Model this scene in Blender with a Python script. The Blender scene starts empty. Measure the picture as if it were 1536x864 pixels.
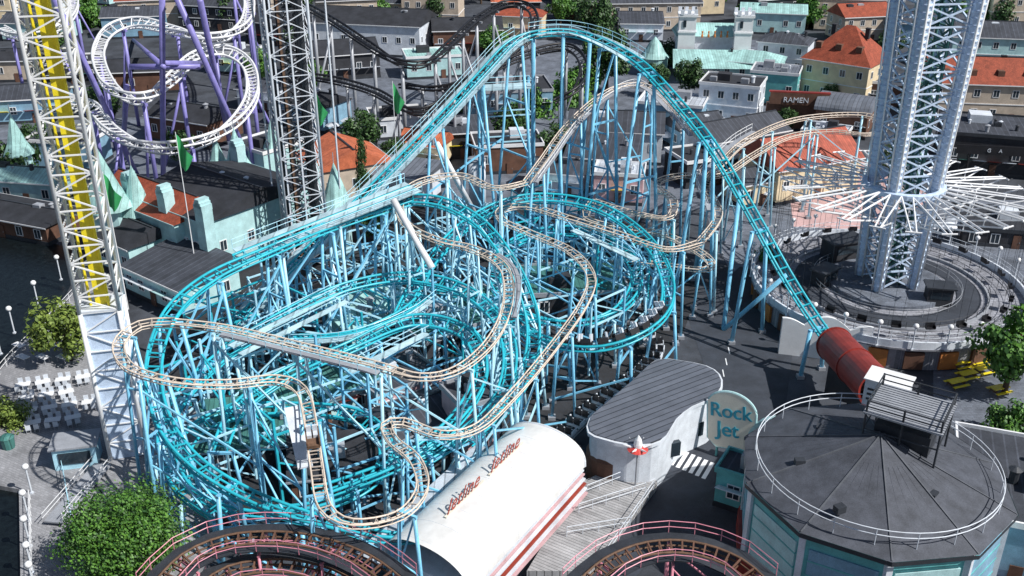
import bpy, math, random
from math import sin, cos, pi, radians as R, atan2, hypot
from mathutils import Vector, Matrix
random.seed(11)
SC=bpy.context.scene; COL=SC.collection
PT=R(26); F=1500.0; HC=60.0; cp,sp=cos(PT),sin(PT)
V=Vector
def ray(px,py):
    u=(px-768)/F; v=(py-432)/F
    return V((u,cp-v*sp,-sp-v*cp))
def P(px,py,z=0.0):
    r=ray(px,py); d=(z-HC)/r.z
    return V((r.x*d,r.y*d,z))
def PV(px,py,A,B):
    r=ray(px,py); n=V((B.y-A.y,-(B.x-A.x),0))
    d=(n.x*A.x+n.y*A.y)/(n.x*r.x+n.y*r.y)
    return V((r.x*d,r.y*d,HC+r.z*d))
KIDS={}; W={}
def link(o,parent=None):
    COL.objects.link(o)
    W[o.name]=V((0,0,0))
    if parent is not None:
        o.parent=parent; KIDS.setdefault(parent.name,[]).append(o)
        o.location=-W[parent.name]
    return o
def tag(o,label=None,cat=None,group=None,kind=None):
    if label:o['label']=label
    if cat:o['category']=cat
    if group:o['group']=group
    if kind:o['kind']=kind
    return o
def thing(name,label,cat,loc=(0,0,0),group=None):
    o=bpy.data.objects.new(name,None); o.empty_display_size=.3
    COL.objects.link(o); o.location=loc; W[o.name]=V(loc)
    return tag(o,label,cat,group)
def copy_tree(o,parent=None):
    c=o.copy(); COL.objects.link(c); W[c.name]=V((0,0,0))
    if parent is not None:
        c.parent=parent; KIDS.setdefault(parent.name,[]).append(c)
    for k in KIDS.get(o.name,[]): copy_tree(k,c)
    return c
USED=set()
def place(proto,loc,rz=0,sc=1.0,label=None,group=None):
    if proto.name in USED: o=copy_tree(proto)
    else: o=proto; USED.add(proto.name)
    o.location=loc; o.rotation_euler=(0,0,rz); o.scale=(sc,sc,sc) if not hasattr(sc,'__len__') else sc
    if label:o['label']=label
    if group:o['group']=group
    return o
class MB:
    def __init__(s): s.v=[];s.f=[]
    def add(s,vs,fs):
        o=len(s.v); s.v+=[tuple(v) for v in vs]; s.f+=[tuple(i+o for i in f) for f in fs]; return s
    def box(s,c,size,rz=0,tilt=None):
        a,b,h=size[0]/2,size[1]/2,size[2]/2
        vs=[V((x,y,z)) for z in(-h,h) for x,y in((-a,-b),(a,-b),(a,b),(-a,b))]
        m=Matrix.Rotation(rz,3,'Z')
        if tilt is not None: m=m@Matrix.Rotation(tilt,3,'X')
        c=V(c)
        return s.add([c+m@v for v in vs],[(3,2,1,0),(4,5,6,7),(0,1,5,4),(1,2,6,5),(2,3,7,6),(3,0,4,7)])
    def cyl(s,p,q,r,n=6,r2=None,cap=True):
        p=V(p);q=V(q);d=q-p
        if d.length<1e-5:return s
        d.normalize(); r2=r if r2 is None else r2
        a=d.cross(V((0,0,1))) if abs(d.z)<.95 else d.cross(V((1,0,0)))
        a.normalize(); b=d.cross(a)
        o=pi/4 if n==4 else 0
        vs=[p+(a*cos(o+2*pi*i/n)+b*sin(o+2*pi*i/n))*r for i in range(n)]+[q+(a*cos(o+2*pi*i/n)+b*sin(o+2*pi*i/n))*r2 for i in range(n)]
        fs=[(i,(i+1)%n,n+(i+1)%n,n+i) for i in range(n)]
        if cap: fs+=[tuple(range(n-1,-1,-1)),tuple(range(n,2*n))]
        return s.add(vs,fs)
    def tube(s,pts,r,n=6,closed=False,rs=None,ph=0):
        m=len(pts); vs=[];
        for i,p in enumerate(pts):
            if closed: t=pts[(i+1)%m]-pts[i-1]
            else: t=pts[min(i+1,m-1)]-pts[max(i-1,0)]
            t=t.normalized() if t.length>1e-6 else V((0,1,0))
            a=t.cross(V((0,0,1)))
            if a.length<.3:a=t.cross(V((1,0,0)))
            a.normalize(); b=a.cross(t); rr=rs[i] if rs else r
            vs+=[p+(a*cos(ph+2*pi*k/n)+b*sin(ph+2*pi*k/n))*rr for k in range(n)]
        fs=[]
        for i in range(m if closed else m-1):
            j=(i+1)%m
            fs+=[(i*n+k,i*n+(k+1)%n,j*n+(k+1)%n,j*n+k) for k in range(n)]
        if not closed: fs+=[tuple(range(n)),tuple((m-1)*n+k for k in range(n-1,-1,-1))]
        return s.add(vs,fs)
    def prism(s,poly,z0,z1,bottom=True):
        n=len(poly); ar=sum(poly[i][0]*poly[(i+1)%n][1]-poly[(i+1)%n][0]*poly[i][1] for i in range(n))
        if ar<0: poly=poly[::-1]
        vs=[(p[0],p[1],z0) for p in poly]+[(p[0],p[1],z1) for p in poly]
        fs=[(i,(i+1)%n,n+(i+1)%n,n+i) for i in range(n)]+[tuple(range(n,2*n))]
        if bottom: fs.append(tuple(range(n-1,-1,-1)))
        return s.add(vs,fs)
    def sheet(s,poly,z):
        n=len(poly); ar=sum(poly[i][0]*poly[(i+1)%n][1]-poly[(i+1)%n][0]*poly[i][1] for i in range(n))
        if ar<0: poly=poly[::-1]
        return s.add([(p[0],p[1],z) for p in poly],[tuple(range(n))])
    def lathe(s,c,prof,n=16,closed=False):
        c=V(c); m=len(prof)
        vs=[c+V((r*cos(2*pi*k/n),r*sin(2*pi*k/n),z)) for r,z in prof for k in range(n)]
        fs=[(i*n+k,i*n+(k+1)%n,(i+1)*n+(k+1)%n,(i+1)*n+k) for i in range(m-1) for k in range(n)]
        return s.add(vs,fs)
    def build(s,name,mat,parent=None,smooth=False):
        me=bpy.data.meshes.new(name); me.from_pydata(s.v,[],s.f); me.update()
        if smooth: me.polygons.foreach_set('use_smooth',[True]*len(me.polygons))
        me.materials.append(mat)
        return link(bpy.data.objects.new(name,me),parent)
# ---------- materials
def mat(name,col,rough=.6,metal=0,var=.25,scale=.6,pat=None,sp_=.5,ang=0,dark=.55,bump=.0,fine=12.):
    m=bpy.data.materials.new(name); m.use_nodes=True; nt=m.node_tree; N=nt.nodes; L=nt.links
    b=N['Principled BSDF']; b.inputs['Roughness'].default_value=rough; b.inputs['Metallic'].default_value=metal
    tc=N.new('ShaderNodeTexCoord')
    n1=N.new('ShaderNodeTexNoise'); n1.inputs['Scale'].default_value=scale; n1.inputs['Detail'].default_value=8; n1.inputs['Roughness'].default_value=.65
    L.new(tc.outputs['Object'],n1.inputs['Vector'])
    mr=N.new('ShaderNodeMapRange'); mr.inputs['From Min'].default_value=.3; mr.inputs['From Max'].default_value=.7
    mr.inputs['To Min'].default_value=1-var; mr.inputs['To Max'].default_value=1+var*.6
    L.new(n1.outputs['Fac'],mr.inputs['Value'])
    val=mr.outputs['Result']
    hgt=n1.outputs['Fac']
    if pat in('seam','plank'):
        mp=N.new('ShaderNodeMapping'); mp.inputs['Rotation'].default_value=(0,0,ang); L.new(tc.outputs['Object'],mp.inputs['Vector'])
        sx=N.new('ShaderNodeSeparateXYZ'); L.new(mp.outputs['Vector'],sx.inputs[0])
        dv=N.new('ShaderNodeMath'); dv.operation='DIVIDE'; dv.inputs[1].default_value=sp_; L.new(sx.outputs['X'],dv.inputs[0])
        fr=N.new('ShaderNodeMath'); fr.operation='FRACT'; L.new(dv.outputs[0],fr.inputs[0])
        gt=N.new('ShaderNodeMath'); gt.operation='GREATER_THAN'; gt.inputs[1].default_value=.15; L.new(fr.outputs[0],gt.inputs[0])
        m2=N.new('ShaderNodeMapRange'); m2.inputs['To Min'].default_value=dark; m2.inputs['To Max'].default_value=1; L.new(gt.outputs[0],m2.inputs['Value'])
        fl=N.new('ShaderNodeMath'); fl.operation='FLOOR'; L.new(dv.outputs[0],fl.inputs[0])
        wn=N.new('ShaderNodeTexWhiteNoise'); wn.noise_dimensions='1D'; L.new(fl.outputs[0],wn.inputs['W'])
        m3=N.new('ShaderNodeMapRange'); m3.inputs['To Min'].default_value=.82; m3.inputs['To Max'].default_value=1.1; L.new(wn.outputs['Value'],m3.inputs['Value'])
        a=N.new('ShaderNodeMath'); a.operation='MULTIPLY'; L.new(val,a.inputs[0]); L.new(m2.outputs[0],a.inputs[1])
        c=N.new('ShaderNodeMath'); c.operation='MULTIPLY'; L.new(a.outputs[0],c.inputs[0]); L.new(m3.outputs[0],c.inputs[1]); val=c.outputs[0]; hgt=gt.outputs[0]
    if pat=='brick':
        mp=N.new('ShaderNodeMapping'); mp.inputs['Rotation'].default_value=(0,0,ang); L.new(tc.outputs['Object'],mp.inputs['Vector'])
        bt=N.new('ShaderNodeTexBrick'); bt.inputs['Scale'].default_value=1/sp_; bt.inputs['Color1'].default_value=(1,1,1,1); bt.inputs['Color2'].default_value=(.75,.75,.75,1); bt.inputs['Mortar'].default_value=(dark,)*3+(1,)
        bt.inputs['Mortar Size'].default_value=.035; L.new(mp.outputs['Vector'],bt.inputs['Vector'])
        a=N.new('ShaderNodeMath'); a.operation='MULTIPLY'; L.new(val,a.inputs[0]); L.new(bt.outputs['Color'],a.inputs[1]); val=a.outputs[0]; hgt=bt.outputs['Color']
    n2=N.new('ShaderNodeTexNoise'); n2.inputs['Scale'].default_value=fine; n2.inputs['Detail'].default_value=3; L.new(tc.outputs['Object'],n2.inputs['Vector'])
    m4=N.new('ShaderNodeMapRange'); m4.inputs['From Min'].default_value=.3; m4.inputs['From Max'].default_value=.7; m4.inputs['To Min'].default_value=1-var*.5; m4.inputs['To Max'].default_value=1+var*.5; L.new(n2.outputs['Fac'],m4.inputs['Value'])
    mm=N.new('ShaderNodeMath'); mm.operation='MULTIPLY'; L.new(val,mm.inputs[0]); L.new(m4.outputs[0],mm.inputs[1])
    vm=N.new('ShaderNodeVectorMath'); vm.operation='SCALE'; vm.inputs[0].default_value=col[:3]; L.new(mm.outputs[0],vm.inputs['Scale'])
    L.new(vm.outputs[0],b.inputs['Base Color'])
    if bump:
        bp=N.new('ShaderNodeBump'); bp.inputs['Strength'].default_value=bump; bp.inputs['Distance'].default_value=.1; L.new(hgt,bp.inputs['Height']); L.new(bp.outputs[0],b.inputs['Normal'])
    return m
def leafmat(name,c1,c2):
    m=bpy.data.materials.new(name); m.use_nodes=True; N=m.node_tree.nodes; L=m.node_tree.links; b=N['Principled BSDF']
    g=N.new('ShaderNodeNewGeometry'); r=N.new('ShaderNodeValToRGB'); r.color_ramp.elements[0].color=c1+(1,); r.color_ramp.elements[1].color=c2+(1,)
    L.new(g.outputs['Random Per Island'],r.inputs[0]); L.new(r.outputs[0],b.inputs['Base Color']); b.inputs['Roughness'].default_value=.55
    return m
M=dict(
 asphalt=mat('asphalt',(.06,.068,.085),.9,var=.7,scale=.15,bump=.3),
 under=mat('shade_toned_ground',(.03,.032,.038),.9,var=.6,scale=.3,bump=.3),  # ground darkened in its colour to deepen the shade below the coaster
 road=mat('road_asphalt',(.045,.053,.07),.85,var=.35,scale=.4,bump=.2),
 paving=mat('paving',(.36,.365,.39),.85,var=.35,scale=.3,pat='brick',sp_=1.1,dark=.7,ang=.5),
 pinkpave=mat('pink_paving',(.58,.38,.37),.8,var=.35,scale=.25),
 bluepave=mat('blue_grey_paving',(.19,.215,.265),.8,var=.5,scale=.3,pat='brick',sp_=1.4,dark=.7),
 deck=mat('platform_deck',(.38,.39,.44),.75,var=.45,scale=.4,pat='brick',sp_=2.,dark=.6),
 plank=mat('pale_planks',(.42,.42,.43),.8,var=.35,scale=.6,pat='seam',sp_=.35,ang=R(-58),dark=.35,bump=.4),
 water=mat('water',(.006,.010,.012),.35,var=.8,scale=1.5,bump=.3),
 cyan=mat('cyan_track_paint',(.035,.5,.62),.3,var=.25),
 cyand=mat('deep_cyan_paint',(.015,.36,.5),.4,var=.3),
 blue=mat('sky_blue_support_paint',(.24,.62,.87),.35,var=.25),
 blue2=mat('pale_blue_support_paint',(.48,.8,.95),.35,var=.22),
 pale=mat('pale_cyan_platform',(.55,.76,.84),.5,var=.3,pat='plank',sp_=1.5,dark=.6),
 tan=mat('tan_rail_paint',(.78,.66,.55),.4,var=.25),
 tanw=mat('tan_tie_paint',(.58,.5,.43),.45,var=.35),
 brown=mat('brown_wood',(.16,.09,.055),.7,var=.4,scale=2),
 white=mat('white_paint',(.86,.87,.89),.4,var=.1),
 whited=mat('weathered_white',(.72,.77,.84),.5,var=.22),
 tower=mat('tower_pale_blue_paint',(.6,.73,.92),.4,var=.2,scale=1.5),
 yellow=mat('yellow_paint',(.88,.72,.03),.4,var=.2),
 purple=mat('purple_paint',(.26,.24,.58),.4,var=.25),
 black=mat('black_metal',(.018,.018,.022),.45,var=.4),
 dark=mat('dark_grey_metal',(.04,.045,.055),.5,var=.4),
 grey=mat('grey_steel',(.38,.4,.44),.45,metal=.1,var=.25),
 roofd=mat('dark_felt_roof',(.055,.062,.08),.8,var=.4,scale=.5,pat='seam',sp_=1.0,dark=1.6,bump=.2),
 roofb=mat('black_flat_roof',(.03,.033,.042),.85,var=.5,scale=.4),
 roofg=mat('grey_sheet_roof',(.18,.2,.24),.5,var=.3,pat='seam',sp_=.8,dark=.5,bump=.4),
 roofw=mat('pale_sheet_roof',(.55,.6,.67),.5,var=.3,pat='seam',sp_=.9,dark=.6,bump=.3),
 roofseam=mat('standing_seam_roof',(.14,.155,.19),.45,var=.2,pat='seam',sp_=.75,ang=R(57),dark=.3,bump=.6),
 rooft=mat('red_tile_roof',(.46,.1,.05),.75,var=.4,scale=.8,pat='brick',sp_=.5,dark=.45,bump=.5),
 roofo=mat('orange_tile_roof',(.62,.17,.08),.7,var=.4,scale=.8,pat='seam',sp_=.4,dark=.5,bump=.5),
 roofrust=mat('rust_red_roof',(.44,.1,.06),.7,var=.4,scale=.8,pat='seam',sp_=.45,dark=.6,bump=.4),
 copper=mat('copper_green_roof',(.38,.64,.62),.6,var=.35,pat='seam',sp_=.6,dark=.65),
 teal=mat('teal_wall_paint',(.15,.5,.5),.55,var=.25),
 tealp=mat('pale_teal_paint',(.48,.73,.75),.55,var=.25),
 greenr=mat('green_ribbed_roof',(.06,.2,.18),.6,var=.35,pat='seam',sp_=.5,dark=.45),
 cream=mat('cream_plaster',(.78,.65,.44),.8,var=.2),
 beige=mat('beige_plaster',(.56,.47,.38),.8,var=.25),
 pink=mat('pink_plaster',(.62,.4,.42),.8,var=.25),
 bluewall=mat('blue_wall',(.23,.41,.55),.7,var=.3),
 signblue=mat('sign_teal_paint',(.02,.3,.42),.5,var=.2),
 signcream=mat('sign_cream_paint',(.8,.75,.64),.5,var=.12),
 brownwall=mat('brown_wall',(.15,.075,.05),.8,var=.4),
 darkwall=mat('dark_wall',(.035,.037,.045),.8,var=.4),
 redp=mat('red_paint',(.3,.04,.03),.35,var=.35),
 maroon=mat('maroon_paint',(.34,.06,.04),.4,var=.2),
 redb=mat('bright_red_paint',(.6,.07,.06),.4,var=.2),
 pinkrail=mat('pink_rail_paint',(.72,.28,.36),.4,var=.2),
 glass=mat('window_glass',(.03,.045,.06),.1,var=.4),
 shell=mat('white_barrel_roof_sheet',(.8,.8,.79),.28,var=.12,scale=.35,fine=1.5,bump=.06),
 octroof=mat('slate_grey_felt',(.08,.088,.11),.7,var=.4,scale=.7,bump=.2),
 bark=mat('bark',(.09,.06,.04),.9,var=.4),
 green=mat('flag_green',(.05,.38,.13),.6,var=.2),
 orange=mat('orange_paint',(.6,.22,.06),.6,var=.25),
 leaf=leafmat('leaf_dark',(.012,.035,.012),(.06,.14,.03)),
 leafy=leafmat('leaf_yellow_green',(.07,.12,.02),(.24,.32,.06)),
 leafm=leafmat('leaf_mid',(.02,.08,.015),(.13,.3,.04)),
)
SL=mat('slate_seam',(.12,.13,.15),.75,var=.3,scale=.7)
# ---------- setting
def G(*pp,z=0): return [tuple(P(a,b,z)[:2]) for a,b in pp]
def S_(name,m,z,*pp): tag(MB().sheet(G(*pp),z).build(name,M[m]),kind='structure')
o=MB().sheet([(-1500,-300),(1500,-300),(1500,2500),(-1500,2500)],0).build('ground',M['asphalt']); tag(o,kind='structure')
S_('water','water',.006,(-900,250),(0,345),(60,360),(120,375),(120,400),(60,520),(20,600),(40,864),(40,1300),(-1200,1300))
o=MB().prism(G((130,420),(10,545),(-60,640),(-80,720),(30,740),(34,950),(260,950),(330,800),(330,640),(200,560),(175,430)),0,.5).build('promenade',M['paving']); tag(o,kind='structure')
S_('coaster_shade_sheet','under',.024,(215,560),(235,700),(330,800),(600,830),(640,780),(850,640),(1010,540),(1050,430),(960,330),(600,300),(380,400),(240,470))  # dark sheet painting in the shade beneath the coaster
S_('road','road',.020,(1030,470),(1110,400),(1200,420),(1190,520),(1180,600),(1100,690),(950,870),(790,870),(900,740),(1010,640),(1060,560))
S_('plaza_paving','pinkpave',.016,(1180,250),(1330,240),(1400,300),(1300,345),(1190,340))
S_('court_paving','bluepave',.012,(1400,520),(1600,420),(1700,700),(1500,700),(1400,620))
S_('court_paving','bluepave',.012,(-100,190),(330,170),(420,280),(200,330),(0,300))
S_('court_paving','bluepave',.008,(420,60),(1150,60),(1180,300),(900,330),(560,330))
S_('court_paving','bluepave',.010,(1050,300),(1600,300),(1600,420),(1100,420))
zb=MB()
a0=P(1005,682,0); a1=P(1062,706,0)
for i in range(7):
    c=a0.lerp(a1,i/6); zb.box((c.x,c.y,.028),(.42,3.0,.006),R(-28))
tag(zb.build('zebra_crossing_marking',M['white']),kind='structure')
kb=MB(); kr=MB(); ka=P(915,775,0); kc=P(1052,625,0)
for i in range(16):
    (kb if i%2 else kr).box(ka.lerp(kc,(i+.5)/16)+V((0,0,.07)),((kc-ka).length/16-.01,.35,.14),atan2(kc.y-ka.y,kc.x-ka.x))
tag(kb.build('kerb',M['white']),kind='structure'); tag(kr.build('kerb',M['redb']),kind='structure')
lm=MB(); la=P(1085,560,0); lb=P(1105,480,0)
for i in range(6): c=la.lerp(lb,i/5); lm.box((c.x,c.y,.028),(.12,1.6,.006),R(-5))
tag(lm.build('lane_marking',M['white']),kind='structure')
# ---------- curve tools
def crom(pts,step=.8,closed=False):
    n=len(pts); out=[]
    rng=range(n if closed else n-1)
    for i in rng:
        if closed: p0,p1,p2,p3=pts[i-1],pts[i],pts[(i+1)%n],pts[(i+2)%n]
        else: p0,p1,p2,p3=pts[max(i-1,0)],pts[i],pts[i+1],pts[min(i+2,n-1)]
        k=max(2,int((p2-p1).length/step))
        for j in range(k):
            t=j/k
            out.append(.5*((2*p1)+(p2-p0)*t+(2*p0-5*p1+4*p2-p3)*t*t+(3*p1-p0-3*p2+p3)*t**3))
    if not closed: out.append(pts[-1].copy())
    return out
def frames(c,closed=False,bankf=6.,maxb=35):
    n=len(c); S=[];U=[]; ks=[]
    for i in range(n):
        a=c[i-1] if (closed or i>0) else c[0]; b=c[(i+1)%n] if (closed or i<n-1) else c[-1]
        t=(b-a).normalized(); S.append(t)
    for i in range(n):
        w=4; a=S[(i-w)%n] if closed else S[max(i-w,0)]; b=S[(i+w)%n] if closed else S[min(i+w,n-1)]
        ks.append(max(-1,min(1,(a.x*b.y-a.y*b.x)*bankf/6)))
    out=[]
    for i in range(n):
        w=5; idx=[(i+j)%n if closed else max(0,min(n-1,i+j)) for j in range(-w,w+1)]
        k=sum(ks[j] for j in idx)/len(idx); t=S[i]
        s=t.cross(V((0,0,1))).normalized(); a=-k*R(maxb)*1.0
        rot=Matrix.Rotation(a,3,t); s2=rot@s; u2=s2.cross(t)
        out.append((t,s2,u2))
    return out
def px(l): return [P(*a) for a in l]
def track(par,pts,gauge=1.3,rr=.13,tie=1.1,mr=None,mt=None,closed=False,bank=6.,maxb=35,step=.8,drop=.55,two=False,tr=.085):
    c=crom(pts,step,closed); fr=frames(c,closed,bank,maxb)
    for sg in(-1,1):
        MB().tube([p+f[1]*sg*gauge/2 for p,f in zip(c,fr)],rr,6,closed).build('rail',mr,par,True)
    for sg in(-1,1):
        MB().tube([p+f[1]*sg*gauge*.42-f[2]*drop for p,f in zip(c,fr)],rr*.8,5,closed).build('lower_rail',mr,par,True)
    tm=MB(); acc=0; last=c[0]
    for p,f in zip(c,fr):
        acc+=(p-last).length; last=p
        if acc>=tie:
            acc=0; a=p+f[1]*gauge/2; b=p-f[1]*gauge/2
            tm.cyl(a,b,tr,4)
            a2=p+f[1]*gauge*.42-f[2]*drop; b2=p-f[1]*gauge*.42-f[2]*drop
            tm.cyl(a,a2,tr*.7,4); tm.cyl(b,b2,tr*.7,4); tm.cyl(a2,b2,tr*.7,4)
    tag(tm.build('cross_ties',mt or mr,par),kind='stuff')
    return c,fr
def bents(par,c,fr,spacing,m,w=1.1,r=.17,spread=.12,zmin=1.8,z0=0,lv=5.,braces=.6,off=.7,single=False,xb=.6):
    acc=spacing*.5; last=c[0]; prev=None
    for p,f in zip(c,fr):
        acc+=(p-last).length; last=p
        if acc<spacing: continue
        acc=0
        h=p.z-off-z0
        if h<zmin: prev=None; continue
        s=V((f[1].x,f[1].y,0)).normalized(); top=V((p.x,p.y,p.z-off))
        B_=MB().cyl(top-s*(w+.2),top+s*(w+.2),r*1.0,4).build('support_bent',m,par)
        if single:
            MB().cyl((top.x,top.y,z0),top,r*1.2,8).build('column',m,B_,True); 
            if random.random()<.5:
                q=top+s*random.choice((-1,1))*h*.3; MB().cyl((q.x,q.y,z0),top-V((0,0,h*.12)),r*.8,6).build('column',m,B_,True)
            prev=None; continue
        L=lambda z:(w+(top.z-z)*spread)
        n=max(1,int(h/lv)); 
        for i in range(n):
            za=z0+h*i/n; zb=z0+h*(i+1)/n
            if i: MB().cyl(V((top.x,top.y,za))-s*L(za),V((top.x,top.y,za))+s*L(za),r*.7,4).build('cross_beam',m,B_)
            sg=1 if i%2 else -1
            if random.random()<xb: MB().cyl(V((top.x,top.y,za))-s*L(za)*sg,V((top.x,top.y,zb))+s*L(zb)*sg,r*.6,4).build('diagonal',m,B_)
        for sg in(-1,1):
            MB().cyl(V((top.x,top.y,z0))+s*sg*L(z0),top+s*sg*w,r,6).build('column',m,B_,True)
            MB().box(V((top.x,top.y,z0+.2))+s*sg*L(z0),(.8,.8,.4)).build('footing',M['grey'],B_)
        if prev:
            q,qs,qh=prev
            for sg in(-1,1):
                for fa,fb in((.55,.55),(.5,.95),(.05,.5)):
                    if random.random()>braces: continue
                    za=z0+h*fa; zb=z0+qh*fb
                    A=V((top.x,top.y,za))+s*sg*L(za); lq=w+(z0+qh-zb)*spread
                    Bq=V((q.x,q.y,zb))+qs*sg*lq
                    if (A-Bq).length<spacing*1.8+4: MB().cyl(A,Bq,r*.65,4).build('brace',m,B_)
        prev=(top,s,h)
def walkway(par,c,fr,i0,i1,side,off,wd=.7,m=None,rail=None,dz=.0,rails=True):
    cc=c[i0:i1:2]; ff=fr[i0:i1:2]
    if len(cc)<2:return
    a=MB(); vs=[]
    for p,f in zip(cc,ff):
        s=V((f[1].x,f[1].y,0)).normalized(); vs+=[p+s*side*off+V((0,0,dz)),p+s*side*(off+wd)+V((0,0,dz))]
    n=len(cc)
    a.add(vs,[(2*i,2*i+1,2*i+3,2*i+2) for i in range(n-1)])
    a.add([v-V((0,0,.08)) for v in vs],[(2*i,2*i+2,2*i+3,2*i+1) for i in range(n-1)])
    a.build('walkway',m or M['pale'],par)
    if not rails:return
    for hh in(.55,1.1):
        MB().tube([vs[2*i+1]+V((0,0,hh)) for i in range(n)],.04,4).build('handrail',rail or M['blue2'],par)
    g=MB()
    for i in range(0,n,1): g.cyl(vs[2*i+1],vs[2*i+1]+V((0,0,1.1)),.035,4)
    tag(g.build('handrail_posts',rail or M['blue2'],par),kind='stuff')
def railing(pts,label,m,h=1.1,sp_=2.,closed=False,name='railing',cat='railing',r=.035,group=None,levels=(1.,.5)):
    t=thing(name,label,cat,pts[0],group)
    c=crom(pts,1.,closed) if len(pts)>2 else [pts[0],pts[1]]
    for l in levels: MB().tube([p+V((0,0,h*l)) for p in c],r,5,closed).build('handrail',m,t)
    tot=0; L=[0]
    for a,b in zip(c,c[1:]): tot+=(b-a).length; L.append(tot)
    n=min(60,max(1,int(tot/sp_)))
    for i in range(n+1):
        d=tot*i/n; j=0
        while j<len(L)-2 and L[j+1]<d: j+=1
        q=c[j].lerp(c[j+1],(d-L[j])/max(1e-6,L[j+1]-L[j]))
        MB().cyl(q,q+V((0,0,h)),r,5).build('post',m,t)
    return t
# ---------- cyan coaster
ca=thing('roller_coaster','large turquoise steel roller coaster with a tall lift hill and pale blue lattice supports','roller coaster',P(560,560))
A=P(385,452,6); B=P(770,62,31); D0=P(905,62,31); D1=P(1252,518,5)
lift=[PV(*q,A,B) for q in((330,508),(385,452),(500,338),(560,280),(660,178),(725,108),(765,66))]
crest=px([(800,50,31.7),(845,46,31.9),(885,54,31.4)])
dropp=[PV(*q,D0,D1) for q in((925,72),(965,98),(1010,145),(1060,205),(1100,268),(1140,338),(1180,410),(1215,466),(1252,518),(1275,540))]
K=dict(gauge=1.4,rr=.15,two=True,mr=M['cyan'],mt=M['cyan'])
cL,fL=track(ca,lift+crest+dropp,tie=1.3,bank=3,maxb=15,**K)
n=len(cL); il=min(range(n),key=lambda i:(cL[i]-crest[0]).length); ie=min(range(n),key=lambda i:(cL[i]-crest[2]).length)
bents(ca,cL[:il],fL[:il],8,M['blue'],1.3,.22,.12,lv=7,braces=.45,xb=.6)
bents(ca,cL[il:ie+6],fL[il:ie+6],7,M['blue'],1.4,.26,.07,lv=8,braces=.2,xb=.4)
bents(ca,cL[ie+6:],fL[ie+6:],12.5,M['blue'],1.2,.26,.1,lv=12,braces=0,xb=.0)
for a,b,z in(((885,62),(868,330),30),((800,60),(800,330),31),((1110,285),(1085,495),15),((1060,210),(1045,430),22),((1180,412),(1085,495),9)):
    q=P(*b,0); MB().cyl(q,P(*a,z),.28,8).build('main_column',M['blue'],ca,True)
walkway(ca,cL,fL,2,il,1,.95,.9); walkway(ca,cL,fL,2,il,-1,.95,.7)
walkway(ca,cL,fL,il,il+22,1,.95,.7); walkway(ca,cL,fL,il,il+22,-1,.95,.7)
q=P(758,130,22); g=MB().box(q,(8,3,.2),R(12)); g.build('maintenance_deck',M['pale'],ca)
for dx,dy in((-3.8,-1.4),(3.8,-1.4),(3.8,1.4),(-3.8,1.4)):
    p=q+Matrix.Rotation(R(12),3,'Z')@V((dx,dy,0)); MB().cyl((p.x,p.y,0),(p.x,p.y,23.1),.24,6).build('main_column',M['blue'],ca)
for zz in(1.1,-4,-8):
    pp=[q+Matrix.Rotation(R(12),3,'Z')@V((x,y,zz)) for x,y in((-3.8,-1.4),(3.8,-1.4),(3.8,1.4),(-3.8,1.4))]; g=MB()
    for i in range(4): g.cyl(pp[i],pp[(i+1)%4],.12 if zz<0 else .06,4)
    g.build('deck_girder',M['blue2'],ca)
C2=px([(620,281,18.2),(540,312,17.3),(450,347,16.2),(352,386,15)])
c,f=track(ca,C2,tie=1.2,**K); bents(ca,c,f,6.5,M['blue2'],1.5,.2,.05,braces=.5)
walkway(ca,c,f,0,len(c),-1,.85,1.1,dz=.12); walkway(ca,c,f,0,len(c),1,.85,1.1,dz=.12)
walkway(ca,c,f,0,len(c)-10,1,-.5,1.0,dz=.1,rails=False)
C3=px([(615,298,17),(500,335,16.6),(400,376,16.2),(320,413,15.7),(265,458,15),(238,510,14),(230,570,12.5),(245,630,11),(285,685,9.5),(350,730,8),(430,765,7),(520,790,6),(600,803,5),(660,790,4.4),(690,740,4)])
c3,f=track(ca,C3,**K); bents(ca,c3,f,7,M['blue'],1.1,.2,.1,braces=.6)
C4=px([(560,308,16.6),(600,298,17),(660,302,17),(715,330,16),(755,375,14),(785,430,11),(800,490,8),(792,550,6),(755,610,5),(700,660,4.2)])
c,f=track(ca,C4,**K); bents(ca,c,f,7,M['blue2'],1.1,.2,.1,braces=.5)
C5=px([(600,470,8),(640,400,10),(700,335,12),(770,301,13),(840,297,13),(910,315,12.5),(970,360,11),(1000,415,10),(995,465,8.8),(950,503,7.8),(880,520,7),(800,500,6.2),(730,450,5.5),(650,430,5)])
c5,f5=track(ca,C5,**K); bents(ca,c5,f5,7,M['blue'],1.1,.2,.1,braces=.5)
C6=px([(330,772,5),(270,725,5.6),(248,655,6.4),(275,590,7.4),(340,528,8.4),(430,470,9.4),(520,430,10),(610,415,10),(690,432,9.6),(745,475,9),(765,530,8),(750,595,7),(700,645,6),(630,690,5)])
c,f=track(ca,C6,**K); bents(ca,c,f,7,M['blue2'],1.1,.19,.1,braces=.5)
C7=px([(430,612,4.5),(530,622,4.5),(578,665,4.5),(555,720,4),(480,755,3.6),(380,762,3.6),(300,735,4),(270,690,4.4),(300,640,4.6),(360,617,4.6)])
c,f=track(ca,C7,closed=True,**K); bents(ca,c,f,7,M['blue'],1.1,.17,.1,braces=.3)
C8=px([(850,345,8),(920,362,8),(955,410,7.4),(930,460,6.6),(860,482,6),(780,465,6),(742,415,6.6),(775,362,7.4)])
c,f=track(ca,C8,closed=True,**K); bents(ca,c,f,7,M['blue2'],1.1,.17,.1,braces=.3)
C9=px([(330,500,7),(420,505,7.4),(520,500,8),(600,470,8.6),(640,440,9)])
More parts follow.
